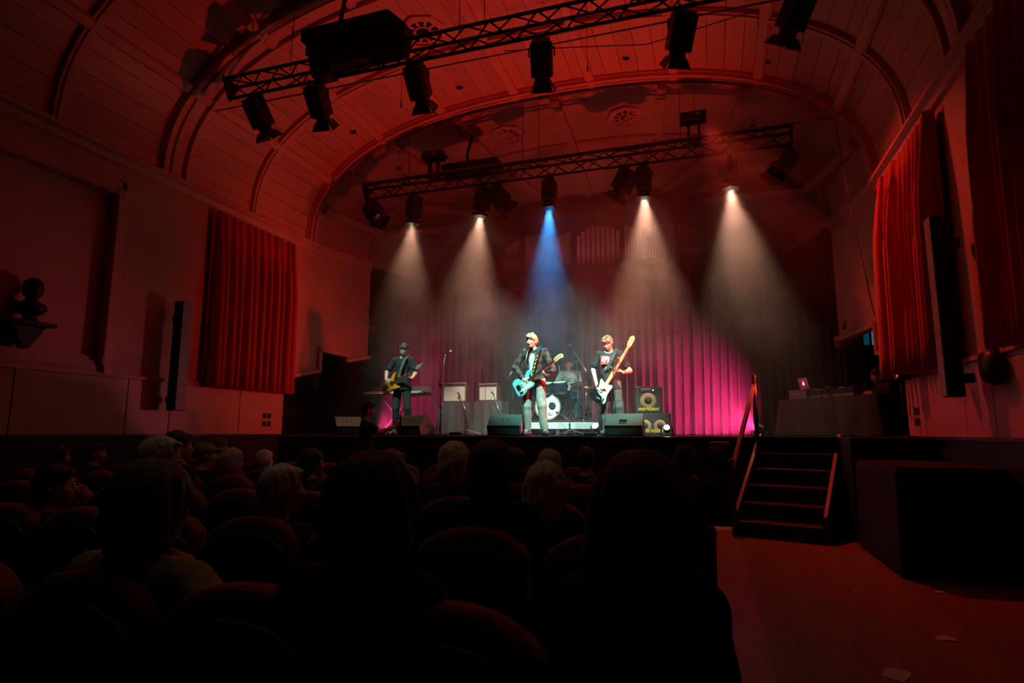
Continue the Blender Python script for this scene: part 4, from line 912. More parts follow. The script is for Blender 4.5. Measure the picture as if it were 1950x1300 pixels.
def on_kit(px, py, Y): p = at(px, py, Y=Y); return p-Vector((kc.x, 12.3, ZR))
drum(kit, on_kit(1067, 746, 12.35), (0, -.28, 1), .15, .20, 'rack_tom', SHELLD, HEADW, 6, ph=.4)
drum(kit, on_kit(1041, 747, 12.35), (0, -.28, 1), .14, .19, 'rack_tom', SHELLD, HEADW, 6, ph=.2)
drum(kit, on_kit(1094, 757, 12.75), (0, -.08, 1), .18, .14, 'snare_drum', SHELLD, HEADW, 8)
drum(kit, on_kit(1012, 790, 12.75), (0, -.05, 1), .20, .38, 'floor_tom', SHELLD, HEADW, 6)
for px in (1067, 1041): q = on_kit(px, 752, 12.5); MB().tube([q, (.0, .35, .60), (.0, .25, .53)], .012).build('tom_arm', CHROME, kit)
def cymbal_stand(px, py, Y, rad, tilt, tops=1, h2=None, lab='cymbal'):
    c = on_kit(px, py, Y); pz = c.z
    MB().tube([(c.x, c.y, .16), (c.x, c.y, pz+.05)], [.013, .009], 8).build('stand_pole', CHROME, kit, True)
    for k in range(3):
        a = k*2*pi/3+.5; e = Vector((c.x+.27*cos(a), c.y+.27*sin(a), .012)); MB().tube([(c.x, c.y, .42), e], .009).tube([(c.x, c.y, .16), (c.x+.15*cos(a), c.y+.15*sin(a), .19)], .006).build('stand_leg', CHROME, kit)
        MB().lathe([(.016, -.012), (.018, 0), (.016, .014)], Matrix.Translation(e), 8).build('rubber_foot', BLACKM, kit)
    br = mat('cymbal_bronze', (.75, .55, .30), .3, metal=1, noise=.1, scale=30)
    for k in range(tops): MB().lathe([(rad, 0), (rad*.55, .018), (rad*.2, .028), (rad*.16, .045), (0, .052), (0, .048), (rad*.16, .040), (rad*.2, .023), (rad*.55, .013)] if k == 0 else [(rad, -.01), (rad*.55, -.028), (rad*.2, -.038), (0, -.05)], cyl((c.x, c.y, pz), tilt), 28).build(lab, br, kit, True)
    MB().lathe([(.012, 0), (.016, .02), (.008, .05)], Matrix.Translation((c.x, c.y, pz+.05)), 8).build('wing_nut', CHROME, kit)
cymbal_stand(1101, 709, 12.55, .21, (0, -.1, 1)); cymbal_stand(1116, 737, 12.6, .15, (0, 0, 1), 2, lab='hi_hat'); cymbal_stand(1004, 708, 12.7, .20, (.1, -.15, 1))
DRX = at(1083, 745, Y=13.05).x
ds = empty('drum_stool', (DRX, 13.15, ZR), 0, 'round drum stool under the drummer', 'stool')
MB().lathe([(.0, .46), (.15, .46), (.165, .49), (.15, .52), (0, .525)], Matrix(), 20).build('seat', BLACKM, ds, True); MB().tube([(0, 0, .1), (0, 0, .46)], .02).build('post', CHROME, ds)
for k in range(3): MB().tube([(0, 0, .3), (.2*cos(k*2.1), .2*sin(k*2.1), .01)], .011).build('leg', CHROME, ds)
def dprint(root, j):
    for i, (x, z, w) in enumerate(((-.06, .93, .07), (.03, .90, .09), (-.03, .87, .12), (.02, .84, .08), (-.05, .81, .05))): MB().tube([(x-w/2, -.14, z), (x-w/4, -.145, z+.016), (x, -.148, z-.008), (x+w/4, -.145, z+.014), (x+w/2, -.14, z)], .0055, 5).build('shirt_print', mat('print_dark', (.12, .10, .10), .8, noise=.1), root, True)
person('drummer in a white t-shirt sitting behind the drum kit', (DRX, 13.15, ZR), 0,
       dict(pelvis=(0, 0, .60), waist=(0, -.03, .73), chest=(0, -.03, .92), neck=(0, -.02, 1.07), head=(.01, -.06, 1.235), shL=(.185, -.02, 1.03), shR=(-.185, -.02, 1.03), elL=(.25, -.13, .79), elR=(-.26, -.12, .80), wrL=(.10, -.31, .76), wrR=(-.10, -.32, .80),
            hipL=(.10, -.02, .58), hipR=(-.10, -.02, .58), knL=(.24, -.40, .55), knR=(-.20, -.40, .55), anL=(.24, -.40, .11), anR=(-.16, -.42, .11), toL=(.27, -.58, .05), toR=(-.16, -.60, .05)),
       hp=(.05, .1, .03), hair=((.06, .035, .025), 'short'), top=WHITET, legs=JEANB, sleeve='short', seated=True, extra=dprint,
       hands=dict(R=dict(d=(.3, -.9, .1), n=(0, 0, -1), thumb=-1, curl=.8), L=dict(d=(-.5, -.8, .05), n=(0, 0, -1), thumb=1, curl=.8)))
for s, (p, q) in enumerate((((.07, -.36, .77), (-.10, -.62, .80)), ((-.09, -.37, .81), (-.12, -.50, 1.16)))):
    o = Vector((DRX, 13.15, ZR)); tag(MB().tube([o+Vector(p), o+Vector(q)], [.008, .0065], 6).build('drum_stick', mat('hickory', (.75, .58, .40), .5, noise=.1), None, True), ('drum stick held low over the snare in the left hand', 'drum stick raised upright in front of the drummer')[s], 'drum stick')
# ------------------------------------------------------------------ stage gear
WEDGE = mat('wedge_paint', (.05, .105, .093), .5, noise=.15, scale=30)
WEDGEB = mat('wedge_back', (.02, .02, .021), .6, noise=.2, scale=30)
def wedge(px, Y, rz, label, w=.62, handle='slot'):
    """stage monitor: the sloping grille faces the player (+Y), we see its back"""
    p = on_stage(px, Y); r = empty('stage_monitor', p, rz, label, 'stage monitor', 'stage monitors along the stage front'); d = .40; h = .36
    prof_ = [(-d/2+.04, 0), (d/2, 0), (d/2, .12), (.02, h), (-.03, h), (-d/2, .15)]
    M = Matrix(((0, 0, 1, 0), (1, 0, 0, 0), (0, 1, 0, 0), (0, 0, 0, 1)))
    MB().prism(prof_, M, -w/2, w/2).build('cabinet', WEDGE, r, bevel=.014)
    MB().prism([(-d/2+.045, .0), (-d/2-.006, .165), (-d/2+.01, .165), (-d/2+.06, .0)], M, -w/2+.01, w/2-.01).build('back_panel', WEDGEB, r)
    R = Matrix.Rotation(atan2(.10, -.22), 3, 'X')
    n_ = Vector((0, d/2+.02, h-.10)).normalized(); c = Vector((0, (d/2-.02)/2+.01, (h+.10)/2))
    MB().box(c+Vector((0, .71, .71))*.0, (w-.06, .01, .02)).build('grille', BLACKM, r)
    if handle == 'slot': MB().box((.0, -d/2+.018, .245), (.13, .02, .04), Matrix.Rotation(-.18, 3, 'X')).build('handle', BLACKM, r, bevel=.01)
    else:
        for s in (-.05, .05): MB().lathe([(.012, 0), (.014, .01), (0, .012)], cyl((s, -d/2+.09, .265), (0, -1, .8)), 10).build('screw', BLACKM, r)
    for s in (.06, .10): MB().lathe([(.006, 0), (.006, .008), (0, .008)], cyl((s, -d/2+.01, .08), (0, -1, 0)), 8).build('socket', CHROME, r)
    for s in (-1, 1): MB().box((s*(w/2+.003), .02, .17), (.008, .13, .07), Matrix.Rotation(-.4, 3, 'X')).build('side_handle', BLACKM, r, bevel=.003)
    return r
wedge(660, 10.9, .9, 'black wedge monitor standing side-on at the far left of the stage', w=.55, handle='screws')
wedge(791, 10.28, -.35, 'black wedge monitor in shadow in front of the left guitarist', handle='screws')
wedge(966, 10.25, -.05, 'teal-lit wedge monitor in front of the singer', handle='screws')
wedge(1190, 10.25, .0, 'teal-lit wedge monitor with a slot handle in front of the bass player')

def mic(r, p, d, stand=None):
    T = cyl(p, d); o = MB().lathe([(.008, -.12), (.011, -.10), (.012, 0), (.019, .02)], T, 10).build('microphone', BLACKM, r, True)
    MB().lathe([(.019, .02), (.026, .035), (.026, .055), (.018, .072), (0, .078)], T, 12).build('mic_grille', STEEL, o, True)
def stand(px, Y, pole_top, boom=None, label='', base='tripod', zb=None, micdir=None, group='microphone stands on the stage'):
    """boom: (pivot, tip) heights/points in world; pole_top: world z"""
    p = on_stage(px, Y) if zb is None else Vector((on_stage(px, Y).x, Y, zb)); r = empty('microphone_stand', p, 0, label, 'microphone stand', group)
    zt = pole_top-p.z
    MB().tube([(0, 0, .02), (0, 0, zt*.55)], .013, 8).build('lower_pole', BLACKM, r, True); MB().tube([(0, 0, zt*.5), (0, 0, zt)], .008, 8).build('upper_pole', BLACKM if boom else STEEL, r, True)
    MB().lathe([(.018, -.03), (.02, .03)], Matrix.Translation((0, 0, zt*.55)), 10).build('clutch', BLACKM, r)
    if base == 'tripod':
        MB().lathe([(.025, .0), (.03, .04), (.02, .12)], Matrix.Translation((0, 0, .02)), 10).build('hub', BLACKM, r)
        for k in range(3):
            a = k*2*pi/3+.4; MB().tube([(.02*cos(a), .02*sin(a), .10), (.33*cos(a), .33*sin(a), .012)], .008).build('leg', STEEL, r)
            MB().lathe([(.012, -.01), (.013, .02)], Matrix.Translation((.33*cos(a), .33*sin(a), .012)), 8).build('rubber_foot', BLACKM, r)
    else: MB().lathe([(.14, 0), (.14, .012), (.03, .03), (.0, .03)], Matrix(), 20).build('base', BLACKM, r, True, sharp=40)
    if boom:
        a, b = Vector(boom[0])-p, Vector(boom[1])-p; d = (b-a).normalized()
        MB().tube([a, b], .007, 7).build('boom', STEEL, r, True); MB().lathe([(.02, -.02), (.02, .02)], cyl((0, 0, zt), (0, 1, 0)), 10).build('boom_clamp', BLACKM, r)
        MB().tube([(0, 0, zt), (.04, -.03, zt-.02)], .006).build('wing_screw', STEEL, r)
        md = Vector(micdir) if micdir else d; mic(r, b+md*.05, md)
        MB().tube([b-md*.06, b+Vector((-.05, 0, -.10)), a+Vector((-.03, -.02, -.2)), (.03, 0, zt*.4), (.03, -.02, .05), (.25, -.03, .012)], .004, 5).build('cable', BLACKM, r, True)
    else:
        mic(r, Vector((0, 0, zt+.03)), Vector(micdir or (0, 1, .5)))
    return r
stand(838, 10.35, at(838, 733, Y=10.35).z, (at(836, 738, Y=10.35), at(849, 672, Y=10.35)), 'microphone stand with a long straight boom right of the guitarist', micdir=(.9, .2, .25), base='disc')
stand(996, 10.12, at(996, 716, Y=10.12).z, (at(994, 722, Y=10.12), at(1006, 663, Y=10.14)), 'black microphone stand in front of the singer', base='disc', micdir=(.35, .9, .35))
stand(1170, 10.55, at(1170, 704, Y=10.55).z, (at(1170, 708, Y=10.55), at(1176, 688, Y=10.58)), 'microphone stand in front of the bass player', base='disc', micdir=(.1, .7, .6))
stand(1101, 12.35, at(1101, 688, Y=12.35).z, (at(1118, 708, Y=12.35), at(1090, 664, Y=12.35)), 'overhead boom microphone stand reaching over the drum kit', zb=ZR)
stand(1085, 11.6, ST+.34, (at(1085, 800, Y=11.6), at(1062, 785, Y=12.05)), 'short microphone stand in front of the bass drum', base='tripod', micdir=(-.4, .9, 0))
stand(976, 12.2, ST+.95, (at(964, 722, Y=12.1), at(985, 695, Y=12.3)), 'thin boom stand behind the singer', zb=ST, micdir=(.7, .5, .4))

# guitar amplifiers on draped tables
def draped_table(c, w, d, h, rz, label):
    r = empty('draped_table', c, rz, label, 'table', 'cloth covered tables on the stage'); N = 64; mb = MB(); per = 2*(w+d); rnd = random.Random(int(c[0]*100))
    def edge(s):
        s %= per
        if s < w: return (-w/2+s, -d/2, 0, -1)
        if s < w+d: return (w/2, -d/2+s-w, 1, 0)
        if s < 2*w+d: return (w/2-(s-w-d), d/2, 0, 1)
        return (-w/2, d/2-(s-2*w-d), -1, 0)
    for j, (z, k) in enumerate(((h, 0), (h-.03, .012), (h*.55, .03), (h*.2, .05), (.01, .06))):
        for i in range(N):
            x, y, nx, ny = edge(per*i/N); f = k*(1+.8*sin(i*1.1+.4)*min(1, j*.5)); cx_, cy_ = (x/(w/2)), (y/(d/2))
            cor = max(0, min(abs(cx_), abs(cy_))-.6)*.15*j/4
            mb.v.append((x+nx*f+math.copysign(cor, x), y+ny*f+math.copysign(cor, y)*.5, z))
    for j in range(4):
        for i in range(N): mb.f.append((j*N+i, j*N+(i+1) % N, (j+1)*N+(i+1) % N, (j+1)*N+i))
    mb.f.append(tuple(range(N))); o = mb.build('tablecloth', GREY if 'amplifier' in label else DKCLOTH, r, True, sharp=50)
    MB().box((0, 0, h-.02), (w-.03, d-.03, .03)).build('tabletop', BLACK, r)
    for sx in (-1, 1):
        for sy in (-1, 1): MB().box((sx*(w/2-.06), sy*(d/2-.06), (h-.03)/2), (.04, .04, h-.03)).build('leg', STEEL, r)
    return r
def amp(p, w, h, label, tape=False):
    r = empty('guitar_amplifier', p, 0, label, 'amplifier', 'guitar amplifiers on draped tables'); d = .24
    tol = mat('tolex_brown', (.18, .085, .075), .6, noise=.2, scale=40); gr = mat('amp_grille', (.62, .60, .52), .8, noise=.1, scale=60)
    MB().box((0, 0, h/2), (w, d, h)).build('cabinet', tol, r, bevel=.012); MB().box((0, -d/2-.004, h*.44), (w*.90, .012, h*.76)).build('grille_cloth', gr, r)
    MB().box((0, -d/2+.02, h-.03), (w*.93, .06, .04)).build('control_panel', mat('amp_panel', (.10, .04, .04), .4, noise=.1), r)
    MB().box((0, -d/2+.01, h+.004), (w*1.0, .05, .012)).build('top_edge', mat('amp_edge', (.60, .42, .38), .4, noise=.1), r)
    MB().tube([(-.10, 0, h), (-.08, 0, h+.04), (.08, 0, h+.04), (.10, 0, h)], .01).build('handle', BLACKM, r)
    for s in (-1, 1):
        for z in (h-.05, .02): MB().lathe([(.010, 0), (.008, .008), (0, .01)], cyl((s*w*.43, -d/2-.012, z), (0, -1, 0)), 8).build('corner_stud', CHROME, r)
    for k in range(6): MB().lathe([(.010, 0), (.008, .02), (0, .02)], cyl((-w*.3+k*.07, -d/2-.01, h-.03), (0, -1, .5)), 8).build('knob', BLACKM, r)
    if tape: MB().tube([(-w*.13, -d/2-.015, h*.82), (-w*.13, -d/2-.015, h*.1)], .005, 5).build('hanging_cable', BLACKM, r)
    return r
t1 = on_stage(873, 12.3); t2 = on_stage(936, 12.5)
tz = at(873, 765, Y=12.0).z-ST
draped_table(t1, .66, .5, tz, 0, 'table under a grey cloth carrying the wider guitar amplifier')
draped_table(t2, .56, .5, at(936, 763, Y=12.25).z-ST, 0, 'table under a grey cloth carrying the smaller guitar amplifier')
amp(Vector((t1.x, 12.18, ST+tz)), .53, .40, 'wider brown guitar amplifier with pale grille on a draped table')
amp(Vector((t2.x, 12.38, at(936, 763, Y=12.25).z)), .42, .36, 'smaller brown guitar amplifier with pale grille on a draped table', True)
for (px, py, tx, ty, base, lab) in ((872, 748, 884, 775, 886, 'microphone stand aimed at the wider guitar amplifier'), (936, 746, 947, 775, 956, 'microphone stand aimed at the smaller guitar amplifier')):
    stand(base, 11.7, at(base, 782, Y=11.7).z, (at(tx+6, ty+14, Y=11.68), at(px+3, py+3, Y=11.9)), lab, micdir=(-.5, .6, .35))

# keyboard behind the guitarist
kb0, kb1 = at(696, 748, Y=11.9), at(816, 752, Y=11.9)
kz = kb0.z-ST; kw = kb1.x-kb0.x
kbd = empty('keyboard', ((kb0.x+kb1.x)/2, 11.9, ST+kz-.08), 0, 'electric keyboard on a stand behind the left guitarist', 'keyboard')
MB().box((0, 0, .04), (kw, .30, .075)).build('case', BLACKM, kbd, bevel=.012)
MB().box((0, -.165, .055), (kw-.1, .03, .02)).build('front_strip', mat('keyboard_trim', (.75, .62, .64), .4, noise=.1), kbd)
for k in range(24): MB().box((-kw/2+.08+k*(kw-.16)/24, -.06, .085), ((kw-.16)/24-.003, .14, .016)).build('key', mat('white_key', (.85, .83, .8), .3, noise=.03), kbd)
MB().prism([(-kw/2+.08, 0), (kw/2-.05, 0), (kw/2-.05, .13), (-kw/2+.10, .13)], Matrix(((1, 0, 0, 0), (0, .25, -1, .12), (0, 1, .25, .08), (0, 0, 0, 1))), 0, .006).build('music_rest', mat('smoked_panel', (.14, .08, .09), .25, noise=.1), kbd)
MB().tube([(-kw/2+.10, .15, .205), (kw/2-.05, .15, .205)], .006).build('rest_rail', STEEL, kbd)
ks = empty('keyboard_stand', (kbd.location.x, 11.9, ST), 0, 'crossed keyboard stand behind the left guitarist', 'stand'); hz = kz-.085
for s in (-1, 1):
    MB().tube([(-s*.35, s*.02, .02), (s*.35, s*.02, hz)], .015).build('cross_leg', BLACKM, ks)
    MB().tube([(s*.35, -.2, hz), (s*.35, .2, hz)], .014).build('top_bar', BLACKM, ks); MB().tube([(-s*.35, -.2, .02), (-s*.35, .2, .02)], .016).build('foot_bar', BLACKM, ks)
pd = on_stage(742, 10.45); pb = empty('pedal_board', pd, 0, 'small guitar pedals and cables on the floor before the guitarist', 'pedal board')
for k in range(4): MB().box((k*.10-.2, 0, .03), (.075, .12, .05), Matrix.Rotation(.1, 3, 'X')).build('pedal', mat('pedal_%d' % k, ((.6, .4, .5), (.3, .3, .32), (.7, .6, .6), (.2, .2, .25))[k], .4, noise=.1), pb, bevel=.006)
MB().tube([(-.2, -.05, .01), (-.05, -.1, .01), (.2, -.08, .01), (.35, .0, .01)], .005).build('cable', BLACKM, pb, True)
for px, Y, lab in ((868, 10.2, 'dark foot pedal and cable left of the singer monitor'), (1125, 10.2, 'small foot switch near the edge left of the bass monitor')):
    r = empty('foot_pedal', on_stage(px, Y), .2, lab, 'pedal'); MB().box((0, 0, .03), (.22, .12, .05), Matrix.Rotation(.12, 3, 'X')).build('body', BLACKM, r, bevel=.01); MB().lathe([(.015, 0), (.015, .02), (0, .02)], Matrix.Translation((.05, 0, .055)), 10).build('switch', CHROME, r); MB().tube([(.1, .02, .02), (.3, .05, .01), (.42, .1, .01)], .005).build('cable', BLACKM, r, True)

# bass amplifier stack
def text(body, parent, loc, size, m, ext=.003, name='lettering', shear=0):
    c = bpy.data.curves.new(name, 'FONT'); c.body = body; c.size = size; c.extrude = ext; c.align_x = 'CENTER'; c.align_y = 'CENTER'; c.shear = shear; c.offset = .002
    tmp = bpy.data.objects.new('tmp_text', c); COL.objects.link(tmp); bpy.context.view_layer.update()
    me = bpy.data.meshes.new_from_object(tmp.evaluated_get(bpy.context.evaluated_depsgraph_get())); bpy.data.objects.remove(tmp)
    me.materials.clear(); me.materials.append(m); o = link(name, me, parent, loc); o.rotation_euler = (pi/2, 0, 0); return o
YB = 12.35
q0, q1 = on_stage(1240, YB), None
cab_y = mat('logo_yellow', (.95, .62, .08), .5, noise=.05, emit=(.95, .5, .05), es=.0); cone_o = mat('cone_orange', (.55, .26, .13), .6, noise=.15); cabm = mat('bass_cab', (.05, .035, .035), .7, noise=.2, scale=40); conedk = mat('cone_dark', (.05, .035, .03), .6, noise=.2)
lowc = empty('bass_cabinet', on_stage(1245, YB), 0, 'lower black bass cabinet with two orange ringed speakers', 'amplifier', 'bass amplifier stack')
hL = at(1245, 786, Y=YB-.2).z-ST; wL = .66
MB().box((0, 0, hL/2), (wL, .42, hL)).build('cabinet', cabm, lowc, bevel=.015)
for s in (-1, 1):
    MB().ring([(.055, .004), (.115, .012), (.118, 0)], cyl((s*.14, -.212, hL*.42), (0, -1, 0)), 24).build('speaker_ring', cone_o, lowc, True)
    MB().lathe([(.056, .006), (0, .012)], cyl((s*.14, -.212, hL*.42), (0, -1, 0)), 20).build('speaker_cone', conedk, lowc, True)
    MB().box((s*.31, -.20, hL-.01), (.06, .05, .03)).build('corner', STEEL, lowc)
text('markbass', lowc, (0, -.232, hL*.21), .105, cab_y, shear=.25)
topc = empty('bass_cabinet', Vector((on_stage(1238, YB).x, YB, ST+hL)), 0, 'upper black bass combo amplifier with one orange ringed speaker', 'amplifier', 'bass amplifier stack')
hT = at(1238, 736, Y=YB-.2).z-ST-hL; wT = .49
MB().box((0, 0, hT/2), (wT, .40, hT)).build('cabinet', cabm, topc, bevel=.015)
MB().ring([(.07, .004), (.152, .014), (.156, 0)], cyl((0, -.202, hT*.46), (0, -1, 0)), 28).build('speaker_ring', cone_o, topc, True); MB().lathe([(.071, .006), (0, .014)], cyl((0, -.202, hT*.46), (0, -1, 0)), 20).build('speaker_cone', conedk, topc, True)
text('markbass', topc, (0, -.222, hT*.16), .105, cab_y, shear=.25)
MB().box((-.02, -.203, hT-.065), (.30, .012, .075)).build('control_panel', mat('amp_black_panel', (.02, .018, .018), .4, noise=.1), topc)
MB().box((-.03, -.211, hT-.045), (.20, .006, .018)).build('panel_strip', mat('panel_orange', (.75, .30, .2), .5, noise=.05), topc)
for k in range(6): MB().lathe([(.008, 0), (.008, .014), (0, .014)], cyl((-.13+k*.035, -.208, hT-.08), (0, -1, 0)), 8).build('knob', STEEL, topc)
MB().lathe([(.010, 0), (.008, .01), (0, .012)], cyl((.10, -.209, hT-.07), (0, -1, 0)), 10).build('pilot_light', mat('pilot_violet', (.4, .3, .9), .3, noise=.02, emit=(.35, .25, 1), es=30), topc)
for s in (-1, 1): MB().box((s*.2, -.15, hT+.008), (.07, .05, .02)).build('corner', STEEL, topc)

# floor lamps of the stage
def floor_par(px, Y, aim, col, es, label, py=815, k_=1.0):
    p = on_stage(px, Y); r = empty('floor_lamp', p, 0, label, 'stage lamp', 'small round lamps on the stage floor'); aim = Vector(aim).normalized(); c = Vector((0, 0, at(px, py, Y=Y).z-ST)); T = cyl(c, aim) @ Matrix.Scale(k_, 4)
    MB().lathe([(.04, -.13), (.065, -.11), (.072, 0), (.076, .015), (.068, .015), (.065, .0)], T, 20).build('housing', BLACKM, r, True, sharp=40)
    s = aim.cross(Vector((0, 0, 1))).normalized()
    for k in (-1, 1): MB().tube([c+s*k*.085, c+s*k*.10+Vector((0, .04*k, -c.z+.01))], .010).tube([c+s*k*.07, c+s*k*.088], .014).build('bracket_leg', BLACKM, r)
    lm = lensmat(col, es)
    for k in range(7):
        a = k*2*pi/6; q = T @ Vector((.041*cos(a)*(k < 6), .041*sin(a)*(k < 6), .012)); MB().lathe([(.020, 0), (.017, .006), (0, .009)], cyl(q, aim) @ Matrix.Scale(k_, 4), 12).build('led', lm, r, True)
    MB().tube([c-aim*.14, c-aim*.2+Vector((0, 0, -c.z+.02)), c-aim*.4+Vector((.1, 0, -c.z+.01))], .006).build('cable', BLACKM, r, True)
    return r, p+c, aim
r_, p_, a_ = floor_par(1134, 11.7, (-.1, -.75, .55), (1, .75, .72), 60, 'round floor lamp glowing white beside the drum riser', 811); FL1 = (r_, p_, a_)
r_, p_, a_ = floor_par(1270, 10.12, (.05, -.8, .5), (.95, 1, 1), 60, 'round floor lamp glowing white in front of the bass stack', 814, .75); FL2 = (r_, p_, a_)
r_, p_, a_ = floor_par(1446, 11.9, (-.75, .65, .45), (1, .25, .6), 25, 'round floor lamp glowing pink beside the handrail post', 813); FL3 = (r_, p_, a_)
r_, p_, a_ = floor_par(716, 11.5, (.3, .85, .5), (1, .25, .6), 25, 'round floor lamp glowing pink behind the standing man', 818); FL4 = (r_, p_, a_)
r_, p_, a_ = floor_par(640, 11.6, (-.4, .5, .6), (1, .3, .2), 0, 'small unlit floor lamp among cables at the far left of the stage', 814)
sl = empty('added_side_lamp', (2.45, 9.5, 1.29), 0, 'added lamp on a short stand by the right curtain, reddening the left wall', 'stage lamp')
MB().tube([(0, 0, .02), (0, 0, .78)], .014, 8).build('pole', BLACKM, sl, True); MB().lathe([(.15, 0), (.15, .015), (.02, .03)], Matrix(), 18).build('base', BLACKM, sl)
MB().lathe([(.05, -.14), (.085, -.12), (.095, .05), (.085, .05), (.08, .02), (0, .015)], cyl((0, 0, .86), (-1, 0, .08)), 18).build('housing', BLACKM, sl, True, sharp=40); MB().tube([(0, -.11, .86), (0, -.11, .78), (0, .11, .78), (0, .11, .86)], .009).build('yoke', BLACKM, sl)
MB().lathe([(.078, .022), (0, .03)], cyl((0, 0, .86), (-1, 0, .08)), 18).build('lens', lensmat((1, .1, .07), 4), sl)
spot(sl, Vector((2.45-.08, 9.5, 1.29+.87)), (-1, .135, .09), RED, P_SIDE, 42, 1, .10)  # lamp put in here to redden the left wall near the stage
spot(FL2[0], FL2[1]+FL2[2]*.06, (-.42, .03, .91), RED, P_RED*1.0, 97, 1, .06)
spot(FL1[0], FL1[1]+FL1[2]*.06, (-.66, -.75, .0), (1, .14, .26), P_PINK*.05, 46, 1, .06)
spot(FL1[0], FL1[1]+Vector((0, 0, .1)), (-.12, .60, .80), (1, .42, .40), 170, 56, .8, .05)
spot(FL3[0], FL3[1]+FL3[2]*.06, (-.55, .82, .22), PINK, P_PINK, 84, 1, .06)
spot(FL4[0], FL4[1]+FL4[2]*.06, FL4[2], PINK, P_PINK*.22, 90, .8, .06)

# disc jockey corner
tl, tr = Vector((1.22, 12.55, ST)), Vector((2.42, 10.85, ST)); td = (tr-tl); tw = td.length; rzt = atan2(td.y, td.x)
th = .66; nb = Vector((-sin(rzt), cos(rzt), 0))          # towards the back of the table
dj = draped_table((tl+tr)/2+nb*.3, tw, .6, th, rzt, 'long table under a dark cloth at the right of the stage')
def onT(u, v=0, z=0): return tl+td*u+nb*v+Vector((0, 0, th+z))
b = empty('flight_case', onT(.20, .22), rzt, 'low grey case under the laptop on the long table', 'case'); MB().box((0, 0, .075), (.42, .36, .15)).build('body', mat('case_grey', (.16, .16, .15), .6, noise=.1), b, bevel=.008); MB().box((0, 0, .155), (.43, .37, .015)).build('lid_edge', STEEL, b); MB().box((0, -.185, .08), (.10, .012, .03)).build('latch', STEEL, b)
lp = empty('laptop', onT(.22, .20, .165), rzt-.25, 'open silver laptop with a glowing emblem on its lid', 'laptop'); lm_ = mat('laptop_silver', (.62, .52, .50), .35, metal=.6, noise=.04)
MB().box((0, .10, .008), (.31, .22, .016)).build('base', lm_, lp, bevel=.004)
TL = Matrix.Translation((0, -.01, .016)) @ Matrix.Rotation(.22, 4, 'X') if False else Matrix.Translation((0, -.01, .016)) @ Matrix.Rotation(.25, 4, 'X')
MB().box(TL @ Vector((0, 0, .105)), (.31, .008, .21), TL.to_3x3()).build('lid', lm_, lp, bevel=.003)
ap_ = [(0, .022), (.012, .026), (.024, .018), (.020, .006), (.026, -.008), (.016, -.028), (0, -.025), (-.016, -.028), (-.027, -.008), (-.024, .016), (-.012, .026)]
MB().prism(ap_, TL @ Matrix(((1, 0, 0, 0), (0, 0, -1, -.0045), (0, 1, 0, .105), (0, 0, 0, 1))), 0, .002).prism([(0, .03), (.012, .036), (.014, .048), (.003, .042)], TL @ Matrix(((1, 0, 0, 0), (0, 0, -1, -.0045), (0, 1, 0, .105), (0, 0, 0, 1))), 0, .002).build('emblem', mat('emblem_glow', (.9, .9, .9), .3, noise=.01, emit=(1, .9, .85), es=1.6), lp)
for k, (u, lab) in enumerate(((.40, 'turntable nearer the laptop on the long table'), (.66, 'turntable at the right end of the long table'))):
    t = empty('turntable', onT(u, .28), rzt, lab, 'turntable', 'turntables on the long table')
    MB().box((0, 0, .10), (.45, .35, .09)).build('plinth', BLACKM, t, bevel=.01); MB().box((0, 0, .03), (.44, .34, .05)).build('stand', mat('deck_stand', (.22, .15, .13), .5, noise=.2), t)
    MB().lathe([(.165, .145), (.165, .165), (0, .168)], Matrix.Translation((-.04, 0, 0)), 28).build('platter', STEEL, t, True, sharp=40); MB().lathe([(.15, .169), (.15, .172), (0, .172)], Matrix.Translation((-.04, 0, 0)), 28).build('record', BLACKM, t)
    MB().tube([(.18, .12, .18), (.17, -.05, .185), (.10, -.10, .18)], .006).lathe([(.03, .145), (.03, .18), (0, .18)], Matrix.Translation((.18, .12, 0)), 10).build('tonearm', CHROME, t)
t = empty('mixer', onT(.53, .28), rzt, 'small audio mixer between the two turntables', 'mixer'); MB().box((0, 0, .06), (.22, .32, .12)).build('body', BLACKM, t, bevel=.008)
for k in range(12): MB().lathe([(.009, 0), (.009, .02), (0, .02)], Matrix.Translation((-.07+.045*(k % 4), -.1+.08*(k//4), .12)), 8).build('knob', STEEL, t)
MB().tube([onT(.35, .02, .02)-t.location, onT(.45, .03, .07)-t.location, onT(.55, .02, .02)-t.location, onT(.72, .05, .08)-t.location], .006).build('cable', STEEL, t, True)
t.children[-1].rotation_euler = (0, 0, -rzt)
pj = onT(.82, .62); pj.z = ST
person('person with short dark hair and dark jacket sitting behind the long table', (pj.x, pj.y, ST), -1.15,
       dict(pelvis=(0, 0, .40), waist=(0, -.03, .52), chest=(0, -.05, .70), neck=(0, -.05, .84), head=(0, -.10, .985), shL=(.18, -.04, .80), shR=(-.18, -.04, .80), elL=(.24, -.16, .60), elR=(-.24, -.16, .60), wrL=(.15, -.30, .66), wrR=(-.15, -.30, .66),
            hipL=(.10, -.02, .38), hipR=(-.10, -.02, .38), knL=(.18, -.36, .42), knR=(-.18, -.36, .42), anL=(.18, -.30, .09), anR=(-.18, -.30, .09), toL=(.19, -.46, .04), toR=(-.19, -.46, .04)),
       hp=(-.1, .3, 0), hair=((.03, .02, .018), 'short'), top=DKCLOTH, legs=JEANB, sleeve='long', seated=True, h=.012)
